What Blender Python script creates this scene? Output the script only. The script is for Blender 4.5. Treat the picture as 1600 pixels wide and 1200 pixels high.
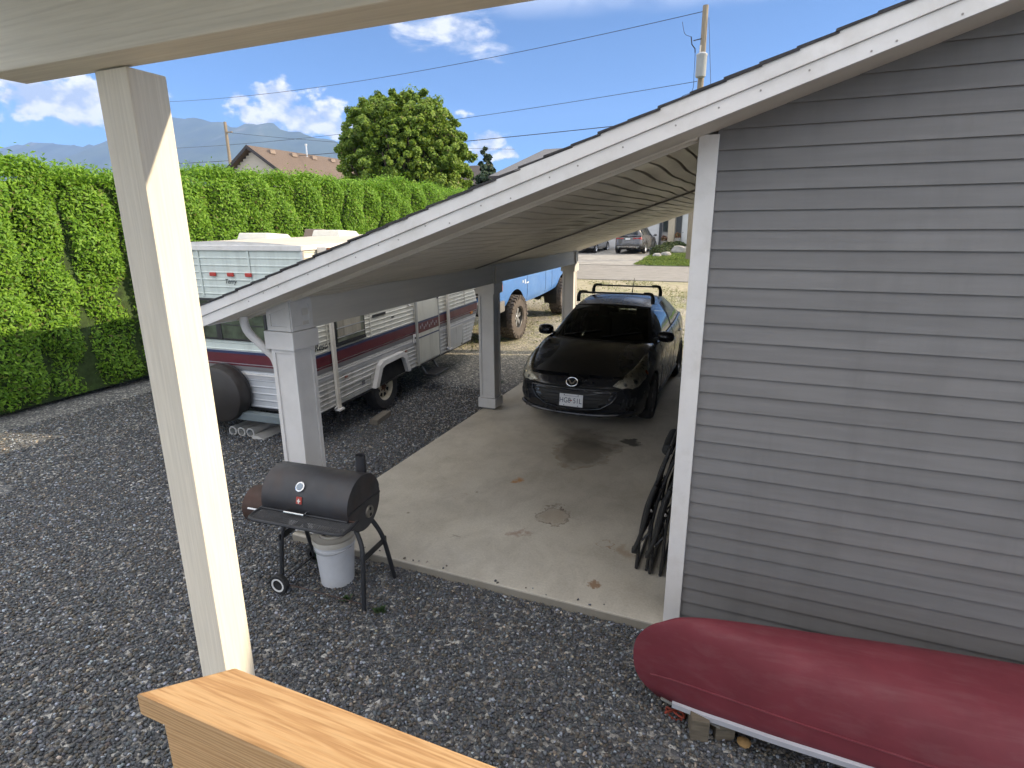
import bpy, bmesh, math, random
import numpy as np
from mathutils import Vector, Matrix
for o in list(bpy.data.objects): bpy.data.objects.remove(o, do_unlink=True)
SC = bpy.context.scene
COL = SC.collection
R_ = math.radians
random.seed(7); RNG = np.random.default_rng(7)

# ---------------------------------------------------------------- camera
CAM_POS = Vector((0, 0, 2.5))
cR = Vector((.92332599, .38398014, -.00532688)); cU = Vector((-.09627844, .24489685, .96475696)); cF = Vector((-.37175205, .89027231, -.26308863))
cam = bpy.data.cameras.new('camera'); camo = bpy.data.objects.new('camera', cam); COL.objects.link(camo)
camo.matrix_world = Matrix(((cR.x, cU.x, -cF.x, 0), (cR.y, cU.y, -cF.y, 0), (cR.z, cU.z, -cF.z, CAM_POS.z), (0, 0, 0, 1)))
cam.sensor_width = 36; cam.sensor_fit = 'HORIZONTAL'; cam.lens = 889 / 1600 * 36
cam.clip_start = .02; cam.clip_end = 30000
SC.camera = camo

# ---------------------------------------------------------------- sun, sky, exposure
SUN_AZ = R_(14.6); SUN_EL = R_(25)            # azimuth from +X towards +Y
sdir = Vector((math.cos(SUN_EL) * math.cos(SUN_AZ), math.cos(SUN_EL) * math.sin(SUN_AZ), math.sin(SUN_EL)))
sl = bpy.data.lights.new('sun', 'SUN'); sl.energy = 2.8; sl.angle = R_(.5); sl.color = (1, .86, .66)
so = bpy.data.objects.new('sun', sl); COL.objects.link(so); so.rotation_euler = (-sdir).to_track_quat('-Z', 'Y').to_euler(); so.location = (20, 5, 12)
SC.view_settings.view_transform = 'Standard'; SC.view_settings.look = 'None'; SC.view_settings.gamma = 1
SC.view_settings.use_curve_mapping = False
SC.view_settings.exposure = 1.58
SC.view_settings.use_white_balance = True; SC.view_settings.white_balance_temperature = 7000; SC.view_settings.white_balance_tint = 10
SKY_STRENGTH = .15

class NT:
    """small helper to write node trees"""
    def __init__(s, t): s.t = t; s.n = t.nodes; s.l = t.links
    def new(s, typ, **kw):
        n = s.n.new(typ)
        for k, v in kw.items(): setattr(n, k, v)
        return n
    def put(s, sock, v):
        if isinstance(v, bpy.types.NodeSocket): s.l.new(v, sock)
        elif v is not None: sock.default_value = v
    def math(s, op, a, b=None, c=None, clamp=False):
        n = s.new('ShaderNodeMath', operation=op, use_clamp=clamp)
        s.put(n.inputs[0], a)
        if b is not None: s.put(n.inputs[1], b)
        if c is not None: s.put(n.inputs[2], c)
        return n.outputs[0]
    def noise(s, vec, scale, detail=4, rough=.55, w=None, out='Fac', dist=0):
        n = s.new('ShaderNodeTexNoise')
        s.put(n.inputs['Vector'], vec); n.inputs['Scale'].default_value = scale; n.inputs['Detail'].default_value = detail
        n.inputs['Roughness'].default_value = rough; n.inputs['Distortion'].default_value = dist
        return n.outputs[out]
    def voro(s, vec, scale, feature='F1', out='Color', rnd=1):
        n = s.new('ShaderNodeTexVoronoi', feature=feature); s.put(n.inputs['Vector'], vec); n.inputs['Scale'].default_value = scale
        n.inputs['Randomness'].default_value = rnd
        return n.outputs[out]
    def ramp(s, f, stops, interp='LINEAR'):
        n = s.new('ShaderNodeValToRGB'); s.put(n.inputs[0], f); r = n.color_ramp; r.interpolation = interp
        while len(r.elements) < len(stops): r.elements.new(.5)
        for e, (p, c) in zip(r.elements, stops):
            e.position = p; e.color = (c, c, c, 1) if isinstance(c, (int, float)) else (*c, 1)
        return n.outputs[0]
    def mix(s, f, a, b, mode='MIX'):
        n = s.new('ShaderNodeMix', data_type='RGBA', blend_type=mode)
        s.put(n.inputs[0], f)
        for i, v in ((6, a), (7, b)):
            if isinstance(v, tuple): v = (*v[:3], 1)
            s.put(n.inputs[i], v)
        return n.outputs[2]
    def mapv(s, vec, scale=(1, 1, 1), loc=(0, 0, 0), rot=(0, 0, 0)):
        n = s.new('ShaderNodeMapping'); s.put(n.inputs[0], vec); n.inputs[1].default_value = loc; n.inputs[2].default_value = rot; n.inputs[3].default_value = scale
        return n.outputs[0]
    def bump(s, h, strength=.3, dist=.01, normal=None):
        n = s.new('ShaderNodeBump'); n.inputs['Strength'].default_value = strength; n.inputs['Distance'].default_value = dist
        s.put(n.inputs['Height'], h)
        if normal is not None: s.put(n.inputs['Normal'], normal)
        return n.outputs[0]

w = bpy.data.worlds.new('World'); SC.world = w; w.use_nodes = True
T = NT(w.node_tree); T.n.clear()
sky = T.new('ShaderNodeTexSky', sky_type='NISHITA'); sky.sun_disc = False
sky.sun_elevation = SUN_EL; sky.sun_rotation = math.pi / 2 - SUN_AZ
sky.altitude = 50; sky.air_density = .5; sky.dust_density = .08; sky.ozone_density = 3
tc = T.new('ShaderNodeTexCoord').outputs['Generated']
sx = T.new('ShaderNodeSeparateXYZ'); T.put(sx.inputs[0], tc)
az = T.math('ARCTAN2', sx.outputs[0], sx.outputs[1]); el = T.math('ARCSINE', sx.outputs[2])
def pxdir(x, y): return (cF + cR * ((x - 800) / 889) - cU * ((y - 600) / 889)).normalized()
azel = T.new('ShaderNodeCombineXYZ'); T.put(azel.inputs[0], az); T.put(azel.inputs[1], el)
def blob(px, py, rx, ry, amp):
    """a soft mound of cloud in the sky, centre and radii given in azimuth and elevation"""
    d = pxdir(px, py); a0 = math.atan2(d.x, d.y); e0 = math.asin(d.z); kx, ky = 960 / rx, 960 / ry
    v = T.new('ShaderNodeVectorMath', operation='MULTIPLY_ADD'); T.put(v.inputs[0], azel.outputs[0]); v.inputs[1].default_value = (kx, ky, 0); v.inputs[2].default_value = (-a0 * kx, -e0 * ky, 0)
    ln = T.new('ShaderNodeVectorMath', operation='LENGTH'); T.put(ln.inputs[0], v.outputs[0])
    return T.math('MULTIPLY_ADD', ln.outputs['Value'], -.62 * amp, amp * 1.08)
def total(l):
    r = l[0]
    for v in l[1:]: r = T.math('MAXIMUM', r, v)
    return r
cum = total([blob(435, 150, 26, 20, 1), blob(418, 182, 46, 17, 1.05), blob(470, 190, 60, 20, 1.1), blob(512, 172, 25, 23, 1), blob(520, 198, 45, 16, 1.05), blob(377, 160, 13, 11, .72), blob(395, 190, 22, 8, .8),
             blob(762, 222, 26, 20, .95), blob(790, 240, 18, 10, .9), blob(735, 178, 22, 7, .55),
             blob(110, 160, 90, 26, 1)])
n1 = T.noise(T.mapv(tc, (1, 1, 1.5)), 24, 5, .58)
cd = T.math('ADD', cum, T.math('MULTIPLY', T.math('SUBTRACT', n1, .5), 1.9))
cumf = T.ramp(cd, [(.33, 0), (.62, 1)], 'EASE')
wsp = total([blob(690, 45, 85, 26, 1), blob(740, 75, 50, 16, .9), blob(610, 52, 40, 12, .75)])
n2 = T.noise(T.mapv(tc, (1, 1, 3.2), rot=(0, .25, 0)), 13, 5, .62, dist=.4)
wspf = T.ramp(T.math('ADD', wsp, T.math('MULTIPLY', T.math('SUBTRACT', n2, .5), 2.1)), [(.35, 0), (1.15, .8)], 'EASE')
# brighter broken cloud added overhead and out of view to lift the shaded areas
n3 = T.noise(T.mapv(tc, (1, 1, 1.6), loc=(3.1, 1.7, .4)), 4, 4, .6)
band = T.math('MAXIMUM', T.ramp(el, [(.30, 0), (.48, 1)]), T.math('MULTIPLY', T.ramp(el, [(.02, 0), (.08, 1)]), T.ramp(sx.outputs[1], [(.15, 1), (.4, 0)])))
genlit = (6.9, 6.9, 6.9)
genf = T.math('MULTIPLY', T.ramp(n3, [(.40, 0), (.54, 1)]), band)
cf = T.math('MAXIMUM', cumf, wspf)
shade = T.noise(T.mapv(tc, (1, 1, 1.5), loc=(.012, 0, -.018)), 24, 3, .58)
lit = T.ramp(T.math('ADD', T.math('MULTIPLY', T.math('SUBTRACT', n1, shade), 4.2), .5), [(.05, (1.5, 1.75, 2.2)), (.5, (2.3, 2.4, 2.6)), (.95, (3.1, 3.1, 3.1))])
bluer = T.mix(1, sky.outputs[0], (.32, .46, .53), 'MULTIPLY')
skyc = T.mix(genf, T.mix(cf, bluer, lit), genlit)
bg = T.new('ShaderNodeBackground'); T.put(bg.inputs[0], skyc); bg.inputs[1].default_value = SKY_STRENGTH
w.cycles.sampling_method = 'MANUAL'; w.cycles.sample_map_resolution = 512
wo = T.new('ShaderNodeOutputWorld'); T.l.new(bg.outputs[0], wo.inputs[0])

SC.render.engine = 'CYCLES'
SC.cycles.max_bounces = 6; SC.cycles.diffuse_bounces = 3; SC.cycles.glossy_bounces = 4; SC.cycles.transmission_bounces = 6; SC.cycles.transparent_max_bounces = 16
SC.cycles.sample_clamp_indirect = 6; SC.cycles.use_adaptive_sampling = True; SC.cycles.adaptive_threshold = .015; SC.cycles.caustics_reflective = False; SC.cycles.caustics_refractive = False

# ---------------------------------------------------------------- materials
MATS = {}
def M(name, col, rough=.6, metal=0, var=.12, scale=6, bump=0, bscale=60, spec=.5, coat=0, aniso=None, dirt=None, dscale=2.5, damt=.5, rnd=0, daniso=None):
    """procedural paint: base colour broken by noise, fine relief, optional dirt colour in patches"""
    if name in MATS: return MATS[name]
    m = bpy.data.materials.new(name); m.use_nodes = True; t = NT(m.node_tree); b = t.n['Principled BSDF']
    oc = t.new('ShaderNodeTexCoord').outputs['Object']
    if aniso: oc2 = t.mapv(oc, aniso)
    else: oc2 = oc
    nz = t.noise(oc2, scale, 5, .6)
    if rnd: nz = t.math('ADD', nz, t.math('MULTIPLY', t.math('SUBTRACT', t.new('ShaderNodeObjectInfo').outputs['Random'], .5), rnd))
    c0 = tuple(max(0, c * (1 - var)) for c in col); c1 = tuple(min(1, c * (1 + var)) for c in col)
    c = t.ramp(nz, [(.3, c0), (.7, c1)])
    if dirt:
        dz = t.noise(t.mapv(oc, daniso) if daniso else oc, dscale, 6, .65, dist=.3)
        c = t.mix(t.ramp(dz, [(.48, 0), (.72, damt)]), c, dirt)
    t.put(b.inputs['Base Color'], c)
    b.inputs['Metallic'].default_value = metal
    rr = t.ramp(t.noise(oc2, scale * 1.7, 4), [(.3, max(.02, rough - .08)), (.7, min(1, rough + .08))])
    t.put(b.inputs['Roughness'], rr)
    b.inputs['Specular IOR Level'].default_value = spec
    b.inputs['Coat Weight'].default_value = coat; b.inputs['Coat Roughness'].default_value = .06
    if bump: t.put(b.inputs['Normal'], t.bump(t.noise(oc2, bscale, 4, .6), bump, .01))
    MATS[name] = m; return m

def custom(name):
    m = bpy.data.materials.new(name); m.use_nodes = True; t = NT(m.node_tree); MATS[name] = m
    return m, t, t.n['Principled BSDF'], t.new('ShaderNodeTexCoord').outputs['Object']

def wood_mat(name, c0, c1, c2, axis=0, sc=1.0, rough=.6, knots=False):
    m, t, b, oc = custom(name)
    s = [9 * sc] * 3; s[axis] = .55 * sc
    v = t.mapv(oc, tuple(s))
    warp = t.noise(v, 1.3, 3, .5, out='Color')
    vv = t.new('ShaderNodeVectorMath', operation='ADD'); t.put(vv.inputs[0], v); 
    sc_ = t.new('ShaderNodeVectorMath', operation='SCALE'); t.put(sc_.inputs[0], warp); sc_.inputs['Scale'].default_value = .9; t.put(vv.inputs[1], sc_.outputs[0])
    wv = t.new('ShaderNodeTexWave', wave_type='RINGS', rings_direction='XYZ'[axis]); t.put(wv.inputs[0], vv.outputs[0]); wv.inputs['Scale'].default_value = 1.6; wv.inputs['Distortion'].default_value = 2.4; wv.inputs['Detail'].default_value = 3
    s2 = [90 * sc] * 3; s2[axis] = 3 * sc
    fib = t.noise(t.mapv(oc, tuple(s2)), 1, 4, .6)
    c = t.ramp(wv.outputs[0], [(0, c0), (.55, c1), (1, c2)])
    c = t.mix(.35, c, t.ramp(fib, [(.3, tuple(x * .72 for x in c1)), (.7, tuple(min(1, x * 1.15) for x in c2))]))
    if knots:
        ks = [7.0] * 3; ks[axis] = 2.6
        kd = t.voro(t.mapv(oc, tuple(ks), loc=(.37, .11, .2)), 1.0, out='Distance')
        c = t.mix(t.ramp(kd, [(.05, .85), (.11, .35), (.20, 0)]), c, (.17, .075, .028))
    t.put(b.inputs['Base Color'], c); b.inputs['Roughness'].default_value = rough
    t.put(b.inputs['Normal'], t.bump(t.math('ADD', fib, t.math('MULTIPLY', wv.outputs[0], .5)), .35, .002))
    return m

# ---------------------------------------------------------------- mesh helpers
WORLD = {}          # parents whose children are written in world coordinates -> origin
class MB:
    def __init__(s): s.v = []; s.f = []
    def add(s, V, F):
        o = len(s.v); s.v += [tuple(map(float, p)) for p in V]; s.f += [tuple(i + o for i in f) for f in F]; return s
    def hexa(s, p):   # 8 points: bottom 4 ccw, top 4 ccw
        return s.add(p, [(3, 2, 1, 0), (4, 5, 6, 7), (0, 1, 5, 4), (1, 2, 6, 5), (2, 3, 7, 6), (3, 0, 4, 7)])
    def box(s, x0, x1, y0, y1, z0, z1):
        return s.hexa([(x0, y0, z0), (x1, y0, z0), (x1, y1, z0), (x0, y1, z0), (x0, y0, z1), (x1, y0, z1), (x1, y1, z1), (x0, y1, z1)])
    def prism(s, poly, axis, a, b):
        """poly: 2D points in the two other axes (in xyz order), extruded along axis a..b"""
        def p3(q, t):
            l = [q[0], q[1]]; l.insert(axis, t); return tuple(l)
        n = len(poly); V = [p3(q, a) for q in poly] + [p3(q, b) for q in poly]
        F = [tuple(range(n))[::-1], tuple(range(n, 2 * n))] + [(i, (i + 1) % n, n + (i + 1) % n, n + i) for i in range(n)]
        return s.add(V, F)
    def tube(s, path, r, n=8, cap=True, closed=False):
        P = [Vector(p) for p in path]; m = len(P)
        rr = r if isinstance(r, (list, tuple)) else [r] * m
        V = []; up = None
        for i, p in enumerate(P):
            if closed: d = P[(i + 1) % m] - P[i - 1]
            else: d = P[min(i + 1, m - 1)] - P[max(i - 1, 0)]
            d.normalize()
            if up is None: up = Vector((0, 0, 1)) if abs(d.z) < .9 else Vector((1, 0, 0))
            a = d.cross(up).normalized(); up2 = a.cross(d).normalized(); up = up2
            for k in range(n):
                t = 2 * math.pi * k / n; V.append(p + (a * math.cos(t) + up2 * math.sin(t)) * rr[i])
        F = []
        for i in range(m if closed else m - 1):
            j = (i + 1) % m
            for k in range(n): F.append((i * n + k, i * n + (k + 1) % n, j * n + (k + 1) % n, j * n + k))
        if cap and not closed: F += [tuple(range(n))[::-1], tuple(range((m - 1) * n, m * n))]
        return s.add(V, F)
    def lathe(s, prof, n=24, axis=2, c=(0, 0, 0), a0=0, a1=2 * math.pi):
        """prof: (radius, height) pairs turned about an axis through c"""
        V = []; full = abs(a1 - a0 - 2 * math.pi) < 1e-6; kk = n if full else n + 1
        for (r, h) in prof:
            for k in range(kk):
                t = a0 + (a1 - a0) * k / n; q = [math.cos(t) * r, math.sin(t) * r]; q.insert(axis, h); V.append((q[0] + c[0], q[1] + c[1], q[2] + c[2]))
        F = []
        for i in range(len(prof) - 1):
            for k in range(n):
                k2 = (k + 1) % kk; F.append((i * kk + k, i * kk + k2, (i + 1) * kk + k2, (i + 1) * kk + k))
        return s.add(V, F)
    def grid(s, fn, nu, nv, flip=False):
        V = [fn(i / nu, j / nv) for i in range(nu + 1) for j in range(nv + 1)]
        F = []
        for i in range(nu):
            for j in range(nv):
                a = i * (nv + 1) + j; q = (a, a + 1, a + nv + 2, a + nv + 1); F.append(q[::-1] if flip else q)
        return s.add(V, F)
    def build(s, name, mat, parent=None, smooth=False, bev=0, weld=0, auto=None):
        return mesh_obj(name, s.v, s.f, mat, parent, smooth, bev, weld, auto)

def origin_of(p):
    while p is not None:
        if p.name in WORLD: return WORLD[p.name]
        p = p.parent
    return None

def mesh_obj(name, V, F, mat, parent=None, smooth=False, bev=0, weld=0, auto=None):
    og = origin_of(parent)
    if og is not None: V = [(p[0] - og[0], p[1] - og[1], p[2] - og[2]) for p in V]
    me = bpy.data.meshes.new(name); me.from_pydata([tuple(p) for p in V], [], F)
    bm = bmesh.new(); bm.from_mesh(me)
    if weld: bmesh.ops.remove_doubles(bm, verts=bm.verts, dist=weld)
    bmesh.ops.recalc_face_normals(bm, faces=bm.faces)
    if bev:
        es = [e for e in bm.edges if len(e.link_faces) == 2 and e.calc_face_angle(0) > .5]
        bmesh.ops.bevel(bm, geom=es, offset=bev, segments=2, profile=.6, affect='EDGES', clamp_overlap=True)
    if smooth or auto:
        for f in bm.faces: f.smooth = True
        a = auto or .7
        for e in bm.edges:
            if len(e.link_faces) == 2 and e.calc_face_angle(0) > a: e.smooth = False
    bm.to_mesh(me); bm.free(); me.update()
    if mat is not None: me.materials.append(mat)
    o = bpy.data.objects.new(name, me); COL.objects.link(o)
    if parent is not None: o.parent = parent
    return o

def tag(o, label=None, cat=None, group=None, kind=None):
    if label: o['label'] = label
    if cat: o['category'] = cat
    if group: o['group'] = group
    if kind: o['kind'] = kind
    return o
def thing(name, label, cat, loc=(0, 0, 0), rot=(0, 0, 0), group=None, world=False):
    o = bpy.data.objects.new(name, None); COL.objects.link(o); o.location = loc; o.rotation_euler = rot
    o.empty_display_size = .2
    if world: WORLD[o.name] = tuple(loc)
    return tag(o, label, cat, group)
def share(o, name, parent, loc=(0, 0, 0), rot=(0, 0, 0), scale=(1, 1, 1)):
    c = bpy.data.objects.new(name, o.data); COL.objects.link(c); c.parent = parent; c.location = loc; c.rotation_euler = rot; c.scale = scale
    return c
def text_mesh(name, body, size, mat, parent, loc, rot, shear=0, ext=.001, align='CENTER', sx=1):
    cu = bpy.data.curves.new(name, 'FONT'); cu.body = body; cu.size = size; cu.shear = shear; cu.extrude = ext; cu.align_x = align; cu.align_y = 'CENTER'; cu.resolution_u = 4
    t = bpy.data.objects.new(name, cu); COL.objects.link(t)
    dg = bpy.context.evaluated_depsgraph_get(); me = bpy.data.meshes.new_from_object(t.evaluated_get(dg))
    bpy.data.objects.remove(t, do_unlink=True); bpy.data.curves.remove(cu)
    me.materials.clear(); me.materials.append(mat); me.name = name
    o = bpy.data.objects.new(name, me); COL.objects.link(o); o.parent = parent; o.location = loc; o.rotation_euler = rot; o.scale = (sx, 1, 1)
    return o
def interp(tab, x):
    if x <= tab[0][0]: return tab[0][1]
    for (a, b), (c, d) in zip(tab, tab[1:]):
        if x <= c:
            t = (x - a) / (c - a); return b + (d - b) * t
    return tab[-1][1]
def sinterp(tab, x):
    """smooth (monotone-ish Catmull-Rom) interpolation of scalars"""
    n = len(tab)
    if x <= tab[0][0]: return tab[0][1]
    if x >= tab[-1][0]: return tab[-1][1]
    for i in range(n - 1):
        if x <= tab[i + 1][0]:
            x0, y0 = tab[i]; x1, y1 = tab[i + 1]; h = x1 - x0; t = (x - x0) / h
            m0 = (tab[i + 1][1] - tab[i - 1][1]) / (tab[i + 1][0] - tab[i - 1][0]) if i > 0 else (y1 - y0) / h
            m1 = (tab[i + 2][1] - y0) / (tab[i + 2][0] - x0) if i + 2 < n else (y1 - y0) / h
            t2 = t * t; t3 = t2 * t
            return (2 * t3 - 3 * t2 + 1) * y0 + (t3 - 2 * t2 + t) * h * m0 + (-2 * t3 + 3 * t2) * y1 + (t3 - t2) * h * m1
def spline(P, n):
    """Catmull-Rom through points, n samples per span"""
    P = [Vector(p) for p in P]; out = []
    for i in range(len(P) - 1):
        p0 = P[max(i - 1, 0)]; p1 = P[i]; p2 = P[i + 1]; p3 = P[min(i + 2, len(P) - 1)]
        for k in range(n):
            t = k / n; out.append(.5 * ((2 * p1) + (p2 - p0) * t + (2 * p0 - 5 * p1 + 4 * p2 - p3) * t * t + (3 * p1 - p0 - 3 * p2 + p3) * t ** 3))
    out.append(P[-1]); return out
# ================================================================ ground, slab, road
def gz(y): return -.07 if y < 8 else -.07 + .036 * (min(y, 45) - 8)

def gravel_mat():
    m, t, b, oc = custom('gravel_ground_mat')
    cell = t.voro(oc, 46); dist = t.voro(oc, 46, out='Distance'); edge = t.voro(oc, 46, 'DISTANCE_TO_EDGE', 'Distance')
    sep = t.new('ShaderNodeSeparateColor'); t.put(sep.inputs[0], cell)
    col = t.ramp(sep.outputs[0], [(0, (.07, .073, .08)), (.45, (.13, .133, .14)), (.68, (.19, .18, .165)), (.86, (.32, .31, .29)), (.95, (.5, .49, .46))])
    big = t.noise(oc, .35, 4, .6)
    sand = t.mix(t.ramp(big, [(.42, 0), (.62, .45)]), col, (.27, .245, .19))
    sxyz = t.new('ShaderNodeSeparateXYZ'); t.put(sxyz.inputs[0], oc)
    far = t.ramp(t.math('DIVIDE', sxyz.outputs[1], 40), [(.2, 0), (.27, 1)])
    col = t.mix(far, col, t.mix(.35, t.mix(1, col, (1.85, 1.7, 1.38), 'MULTIPLY'), t.mix(.5, sand, (.31, .28, .21))))
    gn = t.noise(oc, .55, 6, .7); gn2 = t.noise(oc, 14, 4, .7)
    gm = t.math('MULTIPLY', t.ramp(gn, [(.5, 0), (.6, 1)]), t.ramp(gn2, [(.42, 0), (.56, 1)]))
    gm = t.math('MULTIPLY', gm, t.ramp(t.math('DIVIDE', sxyz.outputs[1], 40), [(.24, 0), (.32, .85), (.6, 1)]))
    col = t.mix(gm, col, t.ramp(gn2, [(.3, (.13, .17, .04)), (.7, (.30, .29, .09))]))
    t.put(b.inputs['Base Color'], col); b.inputs['Roughness'].default_value = .9
    t.put(b.inputs['Normal'], t.bump(t.math('SUBTRACT', t.math('MINIMUM', edge, .3), t.math('MULTIPLY', t.noise(oc, 150, 3), .2)), 1, .02))
    return m
ys = [-60, 1, 5, 8] + list(np.linspace(9, 45, 19)) + [80, 2500]
xs = [-2500, -60, -12, -6, 0, 8, 60, 2500]
V = [(x, y, gz(y)) for y in ys for x in xs]; nx = len(xs)
F = [(j * nx + i, j * nx + i + 1, (j + 1) * nx + i + 1, (j + 1) * nx + i) for j in range(len(ys) - 1) for i in range(nx - 1)]
tag(mesh_obj('gravel_ground', V, F, gravel_mat()), kind='structure')

def slab_mat():
    m, t, b, oc = custom('concrete_slab_mat')
    n1 = t.noise(oc, .9, 6, .6); n2 = t.noise(t.mapv(oc, (1.5, 1, 1), rot=(0, 0, .25)), 2.6, 7, .68, dist=.5); n3 = t.noise(oc, 60, 4, .7)
    col = t.ramp(n1, [(.3, (.41, .37, .305)), (.5, (.52, .48, .405)), (.72, (.62, .58, .50))])
    col = t.mix(t.ramp(n2, [(.46, 0), (.70, .42)]), col, (.30, .265, .215))
    col = t.mix(t.ramp(n3, [(.3, .25), (.6, 0)]), col, (.17, .16, .14))
    wob = t.noise(oc, 7, 5, .65, out='Color')
    wv = t.new('ShaderNodeVectorMath', operation='MULTIPLY_ADD'); t.put(wv.inputs[0], wob); wv.inputs[1].default_value = (.30, .30, 0); t.put(wv.inputs[2], oc)
    wv2 = t.new('ShaderNodeVectorMath', operation='MULTIPLY_ADD'); t.put(wv2.inputs[0], t.noise(oc, 2.3, 2, .5, out='Color')); wv2.inputs[1].default_value = (.42, .42, 0); t.put(wv2.inputs[2], wv.outputs[0])
    wv3 = t.new('ShaderNodeVectorMath', operation='SUBTRACT'); t.put(wv3.inputs[0], wv2.outputs[0]); wv3.inputs[1].default_value = (.21, .21, 0)
    sp = t.new('ShaderNodeSeparateXYZ'); t.put(sp.inputs[0], wv3.outputs[0])
    X, Y = sp.outputs[0], sp.outputs[1]
    def spot(cx, cy, rx, ry):
        a = t.math('DIVIDE', t.math('SUBTRACT', X, cx + .15), rx); e = t.math('DIVIDE', t.math('SUBTRACT', Y, cy + .15), ry)
        return t.math('SQRT', t.math('ADD', t.math('MULTIPLY', a, a), t.math('MULTIPLY', e, e)))
    def stain(col, d, c, amt, soft=.35): return t.mix(t.math('MULTIPLY', t.ramp(d, [(1 - soft, 1), (1, 0)]), amt), col, c)
    brk = t.ramp(t.noise(oc, 9, 4, .6), [(.38, .1), (.6, 1)])
    def ring(col, d, c, amt): return t.mix(t.math('MULTIPLY', t.math('MULTIPLY', t.ramp(d, [(.78, 0), (.93, 1), (1, 0)]), amt), brk), col, c)
    d = spot(-1.62, 6.0, .40, .52); col = stain(col, d, (.10, .078, .052), .62, .4); col = ring(col, d, (.20, .115, .05), .5)
    col = stain(col, spot(-1.70, 6.45, .5, .5), (.05, .044, .036), .6, .6)
    col = stain(col, spot(-1.17, 6.54, .12, .16), (.035, .035, .033), .85, .3)
    d = spot(-1.44, 4.42, .16, .17); col = stain(col, d, (.27, .19, .12), .4); col = ring(col, d, (.085, .055, .035), .95)
    d = spot(-.9, 4.08, .085, .11); col = ring(col, d, (.24, .13, .06), .9)
    col = stain(col, spot(-.73, 4.0, .11, .10), (.29, .19, .10), .5, .6)
    d = spot(-.88, 3.52, .06, .05); col = stain(col, d, (.22, .12, .06), .85)
    col = stain(col, spot(-1.67, 4.02, .07, .06), (.22, .10, .06), .55, .7)
    col = stain(col, spot(-2.0, 4.99, .06, .09), (.42, .18, .04), .8, .6)
    d = spot(-2.4, 4.54, .10, .07); col = ring(col, d, (.26, .14, .07), .5)
    col = stain(col, spot(-2.11, 3.78, .08, .03), (.10, .09, .08), .5, .8)
    dark = t.voro(t.mapv(oc, (1, 1, 1)), 3.1, out='Distance')
    col = t.mix(t.ramp(dark, [(.02, .75), (.06, 0)]), col, (.12, .09, .06))
    geo = t.new('ShaderNodeNewGeometry'); sn = t.new('ShaderNodeSeparateXYZ'); t.put(sn.inputs[0], geo.outputs['Normal'])
    col = t.mix(t.math('MULTIPLY', t.ramp(sn.outputs[2], [(.1, 1), (.5, 0)]), .8), col, (.17, .15, .115))   # soil splashed on the edge
    t.put(b.inputs['Base Color'], col); b.inputs['Roughness'].default_value = .82
    t.put(b.inputs['Normal'], t.bump(t.math('ADD', n3, t.math('MULTIPLY', n2, .6)), .22, .006))
    return m
slab = MB().box(-3.42, -.30, 3.29, 11.2, -.2, 0).build('concrete_slab', slab_mat(), bev=.012); tag(slab, kind='structure')

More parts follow.
